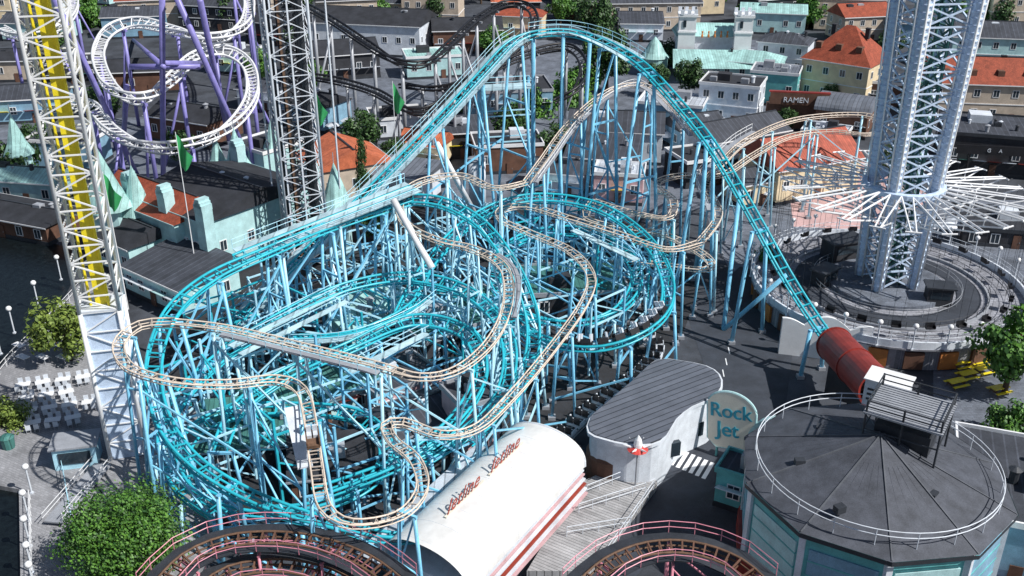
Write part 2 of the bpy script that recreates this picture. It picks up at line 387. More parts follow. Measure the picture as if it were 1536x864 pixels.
c,f=track(ca,C9,**K); bents(ca,c,f,6,M['blue2'],1.1,.17,.1,braces=.3)
walkway(ca,c,f,0,len(c),1,.9,.8,dz=.1)
C10=px([(470,740,5),(600,690,6),(680,630,7),(720,560,8),(700,500,9),(620,480,9.4),(520,520,9),(430,560,8),(360,610,7),(330,670,6)])
c,f=track(ca,C10,**K); bents(ca,c,f,7,M['blue'],1.1,.17,.1,braces=.3)
for (a,b,e,f_,z,wd) in((345,520,505,440,9.5,1.0),(360,532,520,452,9.5,.7),(860,345,955,390,11,1.0),(520,560,640,500,8,.8)):
    A_=P(a,b,z);B_=P(e,f_,z); c_=(A_+B_)/2; dk=MB().box(c_,((B_-A_).length,wd,.14),atan2(B_.y-A_.y,B_.x-A_.x)).build('service_deck',M['pale'],ca)
    nn_=(B_-A_).cross(V((0,0,1))).normalized()*wd/2
    for s_ in(-1,1): MB().cyl(A_+nn_*s_+V((0,0,1.1)),B_+nn_*s_+V((0,0,1.1)),.05,4).build('handrail',M['blue2'],dk)
A_=P(437,610,14.2);B_=P(458,700,12.5);c_=(A_+B_)/2; n_=(B_-A_).normalized(); s_=n_.cross(V((0,0,1))).normalized()*.6
MB().add([A_-s_,B_-s_,B_+s_,A_+s_,A_-s_-V((0,0,.15)),B_-s_-V((0,0,.15)),B_+s_-V((0,0,.15)),A_+s_-V((0,0,.15))],[(0,1,2,3),(7,6,5,4),(0,4,5,1),(1,5,6,2),(2,6,7,3),(3,7,4,0)]).build('service_deck',M['whited'],ca)
hull=G((225,600),(235,700),(300,760),(420,790),(620,780),(690,700),(780,610),(960,540),(1010,450),(960,350),(800,325),(640,370),(480,420),(330,490),(250,540))
def inside(x,y,poly):
    r=False; n=len(poly)
    for i in range(n):
        x1,y1=poly[i]; x2,y2=poly[i-1]
        if (y1>y)!=(y2>y) and x<(x2-x1)*(y-y1)/(y2-y1)+x1: r=not r
    return r
rg=R(38); gx=V((cos(rg),sin(rg),0)); gy=V((-sin(rg),cos(rg),0)); o0=P(560,560)
nodes={}
for i in range(-15,16):
    for j in range(-15,16):
        q=o0+gx*i*4.9+gy*j*5.1+V((random.uniform(-.9,.9),random.uniform(-.9,.9),0))
        if inside(q.x,q.y,hull) and random.random()<.95: nodes[i,j]=(q,random.choice((5,6.5,8,9.5,11)))
for (i,j),(q,h) in nodes.items():
    m=random.choice((M['blue'],M['blue'],M['blue2'],M['blue2'],M['cyan']))
    b=MB().cyl(q,q+V((0,0,h)),.17,6); col=b.build('lattice_column',m,ca)
    for di,dj in((1,0),(0,1)):
        if (i+di,j+dj) in nodes:
            q2,h2=nodes[i+di,j+dj]; hm=min(h,h2)
            z=hm-.2
            while z>1.8:
                if random.random()<.8: MB().cyl(q+V((0,0,z)),q2+V((0,0,z)),.13,4).build('beam',m,col)
                if random.random()<.6:
                    za,zb=(z,z-2.9) if random.random()<.5 else (z-2.9,z)
                    MB().cyl(q+V((0,0,max(za,0))),q2+V((0,0,max(zb,0))),.09,4).build('diagonal',m,col)
                z-=3.0
# ---------- tan wild mouse coaster
tb=thing('roller_coaster','tan railed twisting wild mouse track on blue posts woven through the turquoise coaster','roller coaster',P(560,640))
KT=dict(gauge=.98,rr=.075,two=True,drop=.36,mr=M['tan'],mt=M['tanw'],tie=.85,maxb=12,tr=.055)
T1=px([(260,482,17.3),(210,486,17.2),(178,515,17),(195,550,16.8),(260,570,16.5),(340,574,16),(415,568,15.6),(452,585,15.2),(465,630,14.6),(475,700,13.8),(488,760,13),(530,783,12.4),(600,770,12),(633,730,11.6),(622,688,11.2),(590,660,11),(580,637,10.8),(605,632,10.6),(660,650,10.4),(715,640,10.2),(765,595,10.4),(825,525,11),(875,455,11.6),(886,412,12),(855,375,12.2),(800,350,12.4),(755,330,12.8),(752,314,13),(790,308,13.2),(850,325,13.2),(930,350,12.6),(1000,372,12),(1050,362,11.6)])
c1,f1=track(tb,T1,**KT); bents(tb,c1,f1,8,M['blue'],.7,.17,.06,off=.5,braces=.3)
i1=min(range(len(c1)),key=lambda i:(c1[i]-P(470,660,14.2)).length)
T2=px([(260,482,17.3),(340,492,17),(450,518,16.4),(560,545,15.8),(630,563,15.4),(690,550,15.2),(740,505,15.2),(762,450,15.4),(755,400,15.6),(710,372,15.8),(660,360,16),(610,335,16.4),(600,300,17),(630,272,17.6),(690,262,18),(740,280,18),(790,272,18.2)])
c2,f2=track(tb,T2,**KT); bents(tb,c2,f2,8,M['blue2'],.7,.17,.06,off=.5,braces=.3)
walkway(tb,c2,f2,6,26,1,.75,.8,M['grey'],M['blue2'])
walkway(tb,c2,f2,44,62,1,.7,.6,M['grey'],M['blue2'])
T3=px([(790,272,18.2),(815,238,19),(850,190,20),(895,148,21.6),(935,128,22.3),(975,130,22.2),(1015,165,20.6),(1050,205,19)])
c,f=track(tb,T3,**KT); bents(tb,c,f,8,M['blue'],.7,.2,.05,off=.5,braces=.2)
walkway(tb,c,f,0,len(c),1,.75,.7,M['grey'],M['white'])
T4=px([(1050,362,11.6),(1078,320,12),(1060,275,13),(1082,245,13.6),(1120,210,14),(1180,182,14.4),(1240,172,14.6),(1300,172,14.6),(1328,186,14.4),(1305,200,14.2),(1240,196,14),(1180,205,13.6),(1130,232,13),(1080,262,12.6),(1020,262,12.4),(985,275,12.2),(1010,300,12),(1000,325,11.8),(940,315,11.6),(890,300,11.4)])
c,f=track(tb,T4,**KT); bents(tb,c,f,9,M['blue2'],.7,.17,.06,off=.5,braces=.1)
walkway(tb,c,f,12,50,-1,.75,.7,M['grey'],M['white'])
T5=px([(890,300,11.4),(880,325,10),(930,340,9.4),(1000,352,9),(1060,385,8.6),(1060,402,8.4),(1010,398,8.2),(950,390,8)])
c,f=track(tb,T5,**KT); bents(tb,c,f,8,M['blue'],.7,.15,.07,off=.5,braces=.2)
def train(label,c,fr,i0,n,body,seatm,gap=3,w=1.3,ln=1.9,hh=.5,grp=None):
    t=thing('coaster_train',label,'coaster train',c[i0],grp)
    for k in range(n):
        i=i0+k*gap
        if i>=len(c):break
        p=c[i]; T,S,U=fr[i]
        def bx(mb,cx,cy,cz,sx,sy,sz):
            vs=[p+T*(cx+x*sx/2)+S*(cy+y*sy/2)+U*(cz+z*sz/2) for z in(-1,1) for x,y in((-1,-1),(1,-1),(1,1),(-1,1))]
            mb.add(vs,[(3,2,1,0),(4,5,6,7),(0,1,5,4),(1,2,6,5),(2,3,7,6),(3,0,4,7)])
        a=MB(); bx(a,0,0,.35,ln,w,.3); bx(a,0,w/2,.6,ln,.1,hh); bx(a,0,-w/2,.6,ln,.1,hh); car=a.build('car',body,t)
        for s in(-1,1):
            g=MB(); bx(g,-.2,s*w*.25,.65,.5,w*.38,.3); bx(g,-.5,s*w*.25,1.0,.16,w*.38,.75); g.build('seat',seatm,car)
    return t
i5=min(range(len(c5)),key=lambda i:(c5[i]-P(990,475,8.5)).length)
train('black coaster train with pale seats rounding the right end of the turquoise track',c5,f5,i5,9,M['black'],M['whited'],gap=2,ln=1.1)
train('single brown mouse car on the tan track at the lower left',c1,f1,i1,1,M['brown'],M['whited'],w=1.0)
sd=px([(835,668,1.2),(870,632,1.2),(920,592,1.2),(965,560,1.2),(985,525,1.2),(960,500,1.2)])
st=thing('storage_track','low dark storage track curving behind the grey wavy roofed building','track',P(900,610))
cs,fs=track(st,sd,gauge=1.3,rr=.1,two=True,mr=M['grey'],mt=M['grey'],maxb=2)
train('long row of black coaster seats on the storage track beside the wavy roofed building',cs,fs,1,22,M['whited'],M['black'],gap=2,w=1.7,ln=1.1)
# ---------- buildings
wf=MB()
for a,b,w_,h_ in((0,.75,1.2,.1),(0,-.75,1.2,.1),(-.55,0,.1,1.5),(.55,0,.1,1.5),(0,0,.06,1.4)): wf.box((a,0,b),(w_,.1,h_))
FR=wf.build('window',M['white']); PN=MB().box((0,.0,0),(1.1,.04,1.45)).build('pane',M['glass'])
FRM,PNM=FR.data,PN.data; bpy.data.objects.remove(FR); bpy.data.objects.remove(PN)
def window(par,loc,rz,sc=(1,1,1)):
    a=bpy.data.objects.new('window',FRM); COL.objects.link(a); a.parent=par; a.location=loc; a.rotation_euler=(0,0,rz); a.scale=sc
    b=bpy.data.objects.new('pane',PNM); COL.objects.link(b); b.parent=a
def roofmb(w,d,h,rh,kind,ov=.4):
    a=w/2+ov; b=d/2+ov; r=MB(); t=.18
    if kind=='gable':
        r.add([(-a,-b,h),(a,-b,h),(a,b,h),(-a,b,h),(-a,0,h+rh),(a,0,h+rh)],[(0,1,5,4),(2,3,4,5),(0,4,3),(1,2,5),(3,2,1,0)])
    elif kind=='hip':
        k=max(.2,a-b) if a>b else .2
        r.add([(-a,-b,h),(a,-b,h),(a,b,h),(-a,b,h),(-k,0,h+rh),(k,0,h+rh)],[(0,1,5,4),(2,3,4,5),(3,0,4),(1,2,5),(3,2,1,0)])
    elif kind=='barrel':
        n=12; vs=[]
        for x in(-a,a):
            for i in range(n+1):
                th=pi*i/n; vs.append((x,-b*cos(th),h+rh*sin(th)))
        r.add(vs,[(i,n+1+i,n+2+i,i+1) for i in range(n)]+[tuple(range(n+1)),tuple(range(2*n+1,n,-1))])
    elif kind=='shed':
        r.add([(-a,-b,h),(a,-b,h),(a,b,h+rh),(-a,b,h+rh),(-a,b,h),(a,b,h)],[(0,1,2,3),(4,5,1,0),(1,5,2),(0,3,4),(2,5,4,3)])
    else:
        r.box((0,0,h+.1),(w+.1,d+.1,.2))
    return r
RB=random.Random(77)
def house(label,pxx,pyy,h,w,d,rh,rot,wall,roof,kind='gable',nx=3,fl=1,name='building',cat='building',vents=0,chim=0,trim='white',z0=0,door=True,doorm='brownwall',side=2,dorm=0,awn=None):
    t=thing(name,label,cat); q=P(pxx,pyy,h); t.location=(q.x,q.y,z0); t.rotation_euler=(0,0,R(rot)); h-=z0
    MB().box((0,0,h/2),(w,d,h)).build('wall',M[wall],t)
    MB().box((0,0,.3),(w+.16,d+.16,.6)).build('plinth',M['dark'],t)
    rf=roofmb(w,d,h,rh,kind).build('roof',M[roof],t)
    if kind in('flat',):
        g=MB()
        for s in(-1,1):
            g.box((0,s*(d/2+.1),h+.25),(w+.4,.2,.6)); g.box((s*(w/2+.1),0,h+.25),(.2,d,.59))
        g.build('parapet',M[trim],t)
        MB().box((RB.uniform(-.2,.2)*w,RB.uniform(-.2,.2)*d,h+.9),(w*.22,d*.25,1.5)).build('roof_hatch',M[RB.choice(('grey','whited','darkwall'))],rf)
    elif kind!='barrel':
        g=MB()
        for s in(-1,1): g.box((0,s*(d/2+.44),h-.04),(w+.9,.08,.2))
        g.build('gutter',M[trim],t)
        if kind=='gable': MB().box((0,0,h+rh+.02),(w+.84,.3,.14)).build('ridge_cap',M['dark'],rf)
    if awn or (fl==1 and h>3.4 and RB.random()<.5):
        n_=int(w/2.4)
        for i in range(n_):
            x=-w/2+w*(i+.5)/n_; MB().box((x,-d/2-.6,2.75),(w/n_*.85,1.3,.08),0,R(-22)).build('awning',M[awn or RB.choice(('redp','whited','greenr','tealp','yellow'))] if i%2 else M['whited'],t)
    for i in range(dorm):
        x=-w/2+w*(i+.5)/dorm*.9+.3
        MB().box((x,-d*.3,h+rh*.42),(1.3,1.6,1.2)).build('dormer',M['brownwall'],rf)
    for i in range(vents):
        zz=h+(.2 if kind=='flat' else rh*.55)
        v=MB(); x=random.uniform(-w*.38,w*.38); y=random.uniform(-d*.32,d*.32) if kind=='flat' else random.uniform(-d*.12,d*.12)
        s=random.uniform(.5,1.4)
        if random.random()<.5: v.box((x,y,zz+s*.4),(s*1.3,s,s*.8)); v.box((x,y,zz+s*.82),(s*1.0,s*.7,s*.06))
        else: v.cyl((x,y,zz),(x,y,zz+s),s*.3,10); v.cyl((x,y,zz+s),(x,y,zz+s*1.2),s*.45,10,.1)
        v.build('roof_vent',M[random.choice(('grey','whited','dark'))],rf)
    for i in range(chim):
        x=(i-.5*(chim-1))*w*.5; MB().box((x,.3,h+rh*.8),(.9,.9,2.2)).box((x,.3,h+rh*.8+1.15),(1.1,1.1,.12)).build('chimney',M['darkwall'],rf)
    fh=h/fl
    for k in range(fl):
        zc=fh*(k+.55)
        if k: MB().box((0,0,fh*k),(w+.2,d+.2,.18)).build('string_course',M[trim],t)
        for i in range(nx):
            x=-w/2+w*(i+.5)/nx
            if door and k==0 and i==nx//2:
                dd=MB().box((x,-d/2-.12,1.05),(1.1,.08,2.1)).build('door',M[doorm],t); MB().box((x+.4,-d/2-.19,1.0),(.06,.06,.2)).build('handle',M['grey'],dd); continue
            window(t,(x,-d/2-.03,zc),0,(1.1,1,1))
        ny=max(1,int(d/4))
        for i in range(ny):
            y=-d/2+d*(i+.5)/ny
            if side>0: window(t,(-w/2-.03,y,zc),pi/2)
            if side>1: window(t,(w/2+.03,y,zc),pi/2)
    return t
house('cream two storey house with a steep red tiled roof and dormers, top right',1270,86,9,15,13,7,-38,'cream','rooft','hip',4,2,'house','house',chim=2,doorm='darkwall',dorm=3)
house('long beige house with a red tiled roof behind the swing tower at the right edge',1500,118,8,30,11,4.5,-8,'beige','rooft','gable',8,2,'house','house',vents=3,chim=1,dorm=5)
house('cream cottage with a rust red metal roof beside the swing ride plaza',1200,232,6,17,11,4,24,'cream','roofrust','gable',5,1,'house','house',vents=1)
house('small building with a purple grey barrel roof beside the cottage',1270,160,5,10,9,2.4,-28,'brownwall','roofg','barrel',3,1)
house('low show building with dark roof behind the swing tower top',1400,30,6,24,12,2,-10,'bluewall','roofd','gable',5,1,vents=3)
house('white two storey shop row with grey flat roof right of the trees',1100,122,8,12,9,1,-22,'whited','roofb','flat',4,2,vents=4)
house('grey workshop roof behind the mouse track crest',925,185,6,17,11,2.5,-8,'whited','roofd','gable',5,1,vents=2)
house('long dark roof hall with white gable beside the rust roofed cottage',1105,195,6,17,9,2.5,28,'whited','roofd','gable',5,1,vents=2)
house('pale teal shop with shallow copper roof in front of the castle',1130,88,5,14,9,2,-20,'tealp','copper','hip',4,1,vents=2)
house('tall teal panelled shop right of the white shop row',1165,105,7,10,8,1.5,-20,'teal','roofg','flat',3,1,vents=3)
house('dark pavilion with flat grey roof near the right edge',1490,190,7,17,14,1,-16,'darkwall','roofd','flat',5,1,vents=6,trim='dark')
house('black roofed arcade hall at the top centre',560,28,8,30,16,3,-12,'whited','roofb','gable',8,1,vents=6)
house('low black roofed theatre left of the arcade hall',500,75,6,20,12,2.5,18,'darkwall','roofb','gable',6,1,vents=2)
house('pale roofed snack bar under the dark coaster',650,80,5,14,9,1,12,'tealp','copper','flat',4,1,vents=2)
house('grey hall with flat roof right of the dark coaster',760,128,5,18,12,1,8,'bluewall','roofb','flat',5,1,vents=5,trim='grey')
house('orange tile roofed hall behind the grey drop tower',515,236,6,11,13,3,-62,'beige','roofo','gable',3,1)
house('dark show hall with shallow roof beside the mouse track crest',905,225,5,12,10,1.6,-12,'darkwall','roofd','shed',4,1,vents=2)
house('red walled kiosk with white roof rails in the centre right',930,255,5,8,6,1,-10,'pink','roofw','flat',3,1,vents=2)
house('small cream kiosk with rust roof behind the mouse turns',1130,265,4,8,6,1.8,24,'cream','roofd','gable',3,1)
house('low grey store at the top left behind the white tower',40,140,5,16,10,2,12,'bluewall','roofd','gable',4,1,vents=2)
house('white roofed stall at the top left edge',60,30,5,18,10,2,-6,'tealp','roofd','gable',5,1,vents=2)
house('purple coaster station with dark roof',290,170,5,15,10,2,-25,'brownwall','roofb','gable',4,1,vents=2)
house('brown timber coaster hall under the white loops',215,100,5,16,10,2,8,'brownwall','roofb','gable',4,1,vents=2)
house('long grey roof at the very top, left of the castle turrets',960,25,5,12,20,1.5,-4,'whited','roofd','gable',3,1,vents=2)
house('pale building at the top right corner behind the red roof',1500,50,8,24,12,3,-10,'tealp','roofd','gable',6,2,vents=3)
house('dark terrace building at the right edge below the pavilion',1500,330,2.5,12,10,1,-12,'darkwall','roofb','flat',4,1,trim='dark')
for (a,b,h,w,d,rh,rot,wl,rf,kd,lb) in [
 (420,30,6,16,10,2,-20,'darkwall','roofb','gable','dark gabled shop left of the arcade hall at the top'),
 (355,75,5,10,8,1,-10,'tealp','roofd','flat','pale teal flat roofed kiosk between the purple and black coasters'),
 (470,150,5,12,9,2,-30,'bluewall','roofb','gable','blue walled shed behind the grey drop tower'),
 (600,170,4,12,8,1,15,'whited','roofb','flat','low white flat roofed hut under the black coaster'),
 (690,190,5,11,8,1,10,'darkwall','roofd','shed','dark shed with grey lean-to roof behind the lift hill'),
 (640,210,4,8,7,2,-20,'cream','roofo','gable','small orange roofed booth left of the grey tank'),
 (760,210,5,12,8,1,8,'brownwall','roofb','flat','brown flat roofed hall beneath the lift crest'),
 (840,250,4,9,7,1.4,-15,'whited','roofd','gable','white booth between the crest columns'),
 (700,40,6,18,10,2.5,6,'brownwall','roofb','gable','brown hall right of the arcade hall at the top'),
 (620,0,7,26,12,3,-8,'beige','roofd','gable','beige long hall at the top edge above the arcade'),
 (780,20,6,14,9,2,-12,'cream','rooft','hip','cream pavilion with red hip roof at the top centre'),
 (1010,150,5,13,9,1,-18,'bluewall','roofw','flat','flat roofed blue gallery behind the turquoise drop'),
 (1040,185,4,10,8,2,22,'bluewall','roofd','gable','blue walled stall behind the turquoise drop'),
 (1060,230,4.5,12,8,1,20,'darkwall','roofb','flat','dark flat roofed stall left of the rust roofed cottage'),
 (1180,60,7,12,9,2,-25,'whited','roofd','hip','white house with dark hip roof between castle and cream house'),
 (1160,15,6,18,10,2,-12,'tealp','copper','gable','long pale copper roofed hall at the top edge right of the castle'),
 (1290,20,7,14,10,3,12,'beige','rooft','gable','beige house with red gable at the top edge above the cream house'),
 (1240,195,4,8,6,1,-28,'cream','roofw','flat','cream flat roofed kiosk behind the rust roofed cottage'),
 (980,0,8,26,10,3,4,'beige','roofd','gable','beige row behind the castle at the top edge'),
 (330,5,7,22,10,3,-14,'darkwall','roofd','gable','dark hall behind the purple coaster at the top edge'),
 (200,20,6,16,10,2,10,'bluewall','roofd','gable','blue walled hall at the top edge left of the purple supports'),
 (110,90,5,12,9,1,14,'darkwall','roofb','flat','black flat roofed hut behind the white drop tower'),
 (20,85,5,14,9,2,4,'beige','roofb','gable','beige shed at the left edge near the top'),
 (100,205,5,12,8,1,-8,'bluewall','roofd','flat','blue flat roofed changing hut between tower and purple track'),
 (395,130,4.5,9,7,1.6,-20,'whited','roofd','gable','white hut left of the grey drop tower'),
 (400,215,6,9,9,1,-38,'tealp','roofd','flat','pale teal block behind the castle hall'),
 (40,262,4,14,7,1.5,-10,'tealp','copper','gable','long pale copper roofed boathouse at the left edge'),
 (30,315,3,18,8,1.2,-22,'brownwall','roofb','gable','black roofed boat shed at the left edge above the water'),
 (1440,60,6,14,9,2,-10,'whited','roofd','gable','white gabled hall behind the swing tower'),
 (610,255,5,9,7,1,-20,'whited','roofg','shed','white lean-to roof just left of the lift hill'),
 (440,290,5,7,6,1.5,-38,'brownwall','roofb','flat','small dark block at the foot of the grey drop tower'),
 (1440,110,5,10,8,2,-10,'darkwall','roofb','gable','black roofed block just behind the swing tower'),
 (1330,120,5,9,8,1,-20,'brownwall','roofd','flat','brown flat roofed shop between the cream house and the swing tower')]:
    house(lb,a,b,h,w,d,rh,rot,wl,rf,kd,max(2,int(w/3.5)),1 if h<7 else 2,vents=random.randint(2,5),side=1)
rnd=random.Random(21)
cols=['whited','beige','cream','tealp','bluewall','brownwall','darkwall','beige']; rfs=['rooft','roofd','roofd','roofb','roofo','roofb','copper','rooft']
names=dict(whited='white',beige='beige',cream='cream',tealp='pale teal',bluewall='blue',brownwall='brown',darkwall='charcoal',rooft='red tiled',roofd='dark felt',roofg='grey sheet',roofw='pale sheet',roofo='orange tiled',roofb='black',copper='copper green')
ordn=['first','second','third','fourth','fifth','sixth','seventh','eighth','ninth','tenth','eleventh','twelfth','thirteenth']
for row,(yy,rn) in enumerate(((-8,'nearer'),(-38,'middle'),(-75,'farthest'))):
    for i in range(13):
        wl=rnd.choice(cols); rf=rnd.choice(rfs); w=rnd.uniform(14,26); h=rnd.uniform(6,10)
        house(f"{names[wl]} building with {names[rf]} roof, {ordn[i]} from the left in the {rn} background row",-30+i*132+rnd.uniform(-25,25)+row*20,yy+rnd.uniform(-6,6),h,w,rnd.uniform(9,13),rnd.uniform(2,4),rnd.uniform(-30,30),wl,rf,rnd.choice(('gable','hip','gable','flat')),5,2 if h>7.5 else 1,vents=2,side=0)
for (a,b,h,w,d,rot,wl,rf,kd,lb) in [
 (460,575,3.5,13,8,38,'tealp','greenr','gable','green ribbed queue roof under the middle of the turquoise coaster'),
 (680,470,4,14,9,38,'darkwall','greenr','flat','dark green roofed plant room under the coaster right of centre'),
 (560,470,3.5,10,7,38,'tealp','copper','shed','pale green shed roof beneath the lift hill'),
 (380,640,3,10,7,10,'darkwall','greenr','shed','low green slatted roof inside the lower left track oval'),
 (590,560,3.2,8,7,38,'pink','roofd','flat','pink walled hut under the coaster near the centre'),
 (705,590,6,4,5,30,'pink','roofd','flat','narrow pink walled stair tower behind the white station'),
 (860,420,3.4,13,9,5,'darkwall','greenr','flat','dark flat roofed hut inside the right hand track oval'),
 (500,690,2.8,8,5,10,'brownwall','roofb','shed','black roofed lean-to inside the lower left track oval'),
 (620,620,3,10,6,38,'bluewall','roofd','gable','blue walled shed left of the pink stair tower')]:
    house(lb,a,b,h,w,d,1.4,rot,wl,rf,kd,3,1,vents=2,trim='grey')
def castle():
    t=house('castle like hall with low pitched black roof and arched teal facade beside the white drop tower',335,285,9,17,19,2.4,-38,'tealp','roofb','gable',5,1,'castle_hall','castle hall',vents=8,trim='tealp',door=False)
    for i in range(5):
        x=-6+i*3
        a=MB(); n=10; a.add([(x+1.1*cos(pi*k/n),-9.58,4.5+1.1*sin(pi*k/n)) for k in range(n+1)]+[(x-1.1,-9.58,2.2),(x+1.1,-9.58,2.2)],[tuple(range(n+1))+(n+1,n+2)])
        a.build('arch_opening',M['glass'],t)
        a=MB(); a.tube([V((x+1.2*cos(pi*k/n),-9.6,4.5+1.2*sin(pi*k/n))) for k in range(n+1)],.12,5).build('arch_surround',M['white'],t)
    for x,y in((-8.5,-9.5),(8.5,-9.5),(-8.5,9.5),(8.5,9.5),(0,-9.5)):
        g=MB(); g.box((x,y,5.5),(1.8,1.6,11)); 
        for k in range(3): g.box((x,y,11+.4*(k+1)),(1.8-.45*k,1.7,.8))
        g.build('stepped_gable',M['tealp'],t)
castle()
house('red brown tiled wing left of the castle hall',240,302,8,18,8,3,-38,'tealp','rooft','gable',6,1,doorm='brownwall',trim='tealp')
house('dark glazed terrace roof below the castle hall',270,400,4,13,9,1.5,-38,'tealp','roofd','shed',5,1)
house('pale blue boathouse wing at the water below the red brown wing',205,350,5,8,8,2,-38,'tealp','roofb','gable',3,1)
def spire(pxx,pyy,zt,r,h,label,base=6,group=None,m='copper'):
    q=P(pxx,pyy,zt); t=thing('spire_tower',label,'tower',(q.x,q.y,0),group)
    MB().cyl((q.x,q.y,0),(q.x,q.y,zt-h),r*.9,4).build('wall',M['tealp'],t)
    rf=MB().cyl((q.x,q.y,zt-h),(q.x,q.y,zt-h*.72),r*1.2,8,r*.72).cyl((q.x,q.y,zt-h*.72),(q.x,q.y,zt),r*.72,8,.05).build('roof',M[m],t)
    MB().cyl((q.x,q.y,zt-.1),(q.x,q.y,zt+1.5),.06,5).build('finial',M['grey'],rf)
    for k in range(4): 
        MB().box((q.x+r*.64*cos(k*pi/2-.6),q.y+r*.64*sin(k*pi/2-.6),(zt-h)*.7),(.5,.5,1.4),k*pi/2-.6).build('window',M['glass'],t)
for a in [(145,222,17,3.2,8.5,'large copper green spire nearest the white drop tower'),(196,248,14,2.3,7,'smaller copper green spire right of the large one'),(350,192,14,2.3,7,'green spire beside the purple coaster'),(322,205,12,1.7,5,'short green spire on the left of the purple coaster supports'),(500,244,14,2.5,7,'green spire in front of the orange tiled roof'),(15,170,13,2.2,7,'green spire at the far left edge'),(482,282,10,1.7,4.5,'low green spire left of the lift hill'),(405,180,11,1.6,5,'narrow green spire left of the grey drop tower')]: spire(*a)
# pale castle top right
t=thing('castle_hall','white castle gatehouse with two square turrets and sloping pale copper roofs, top right','castle hall',P(1060,70))
q=P(1065,62,7)
MB().box((q.x,q.y,4.5),(17,8,9),R(-6)).build('wall',M['whited'],t)
for s in(-1,1):
    c=V((q.x+s*6.6,q.y-4.6-s*.6,0)); MB().box(c+V((0,0,7)),(4.0,4.0,14),R(-6)).box(c+V((0,0,14.3)),(4.6,4.6,.6),R(-6)).box(c+V((0,0,10.5)),(4.4,4.4,.4),R(-6)).build('turret',M['white'],t)
    for k in range(3):
        for e_ in(-1,1): MB().box(c+V((-1.6+1.6*k,e_*2.0,15.1)),(.8,.5,1.1),R(-6)).build('merlon',M['whited'],t)
    for k in(-1,1): MB().box(c+V((k*.9,-2.05,12.4)),(.7,.1,1.6),R(-6)).build('window',M['glass'],t)
MB().add([(q.x-10,q.y-6.5,6.6),(q.x+10,q.y-8,6.6),(q.x+10.5,q.y-16,4.0),(q.x-11,q.y-15,4.0)],[(3,2,1,0)]).build('roof',M['copper'],t)
MB().add([(q.x-9,q.y+4.5,9.1),(q.x+9,q.y+3.2,9.1),(q.x+8,q.y-.6,11.5),(q.x-8,q.y+.6,11.5),(q.x-9,q.y-4,9.1),(q.x+9,q.y-5,9.1)],[(0,1,2,3),(5,4,3,2),(0,3,4),(1,5,2)]).build('roof',M['copper'],t)
for k in range(5):
    g=MB().lathe((q.x-3+1.5*k,q.y-5.2,9),[(0,0),(.25,.05),(.28,.5),(.1,1.0),(.22,1.2),(.2,1.5),(0,1.6)],8); g.build('roof_finial',M['orange'],t)
MB().lathe((q.x-14,q.y-4,0),[(3.4,0),(3.4,4),(3.7,4.2),(2.6,5.4),(1.4,7.5),(.1,9)],14).build('round_tower',M['copper'],t)
def text(s,m,par,org,xd,yd,size,ext=.05,shear=0,name='lettering',off=0,space=1):
    cu=bpy.data.curves.new('t','FONT'); cu.body=s; cu.size=size; cu.extrude=ext; cu.shear=shear; cu.offset=size*off; cu.space_character=space
    ob=bpy.data.objects.new('t',cu); COL.objects.link(ob)
    dg=bpy.context.evaluated_depsgraph_get(); me=bpy.data.meshes.new_from_object(ob.evaluated_get(dg))
    bpy.data.objects.remove(ob)
    xd=V(xd).normalized(); yd=V(yd).normalized(); zd=xd.cross(yd).normalized(); mt=Matrix((xd,yd,zd)).transposed()
    for v in me.vertices: v.co=V(org)+mt@v.co
    me.name=name; me.materials.clear(); me.materials.append(m)
    return link(bpy.data.objects.new(name,me),par)
q=P(1198,158,5); t=thing('shop_sign','wide brown and red shop signboard with pale letters above the plaza','sign',(q.x,q.y,0))
rr_=R(-10); xd=V((cos(rr_),sin(rr_),0))
MB().box(q+V((0,1.2,-2.5)),(12,1.5,5),rr_).build('shop_wall',M['brownwall'],t)
MB().box(q+V((0,0,1.3)),(11.5,.3,2.4),rr_).build('board',M['brownwall'],t); MB().box(q+V((0,.3,2.6)),(11.9,.9,.25),rr_).build('frame',M['redp'],t)
text('RAMEN',M['whited'],t,q-xd*3.2-V((0,.25,-.6)),xd,(0,0,1),1.5)
q=P(1485,200,6); t=thing('pavilion_sign','dark fascia sign with spaced white letters at the right edge','sign',(q.x,q.y-7.6,0))
MB().box((q.x,q.y-7.8,5.2),(17,.3,1.6),R(-10)).build('board',M['black'],t)
for s in(-1,1): MB().box((q.x+s*6,q.y-7.6-s*1.05,2.2),(.3,.3,4.4)).build('post',M['black'],t)
text('G     A',M['whited'],t,(q.x-3.5,q.y-7.4,4.9),(cos(R(-10)),sin(R(-10)),0),(0,0,1),.9)
# parasols
PS=thing('parasol','parasol','parasol'); MB().cyl((0,0,0),(0,0,2.5),.04,6).build('pole',M['grey'],PS); MB().lathe((0,0,2.0),[(1.6,0),(1.55,.08),(.8,.45),(0,.75)],8).build('canopy',M['whited'],PS)
rnd=random.Random(31)
for (x0,y0,n_) in((1115,300,7),(1395,350,4),(620,280,4),(60,290,5),(1000,215,5),(470,200,4)):
    for i in range(n_):
        q=P(x0+i*17+rnd.uniform(-4,4),y0+rnd.uniform(-9,9),0); place(PS,(q.x,q.y,.03),rnd.random(),rnd.uniform(.9,1.2),'pale eight sided parasol standing on the park paving','pale parasols around the park')
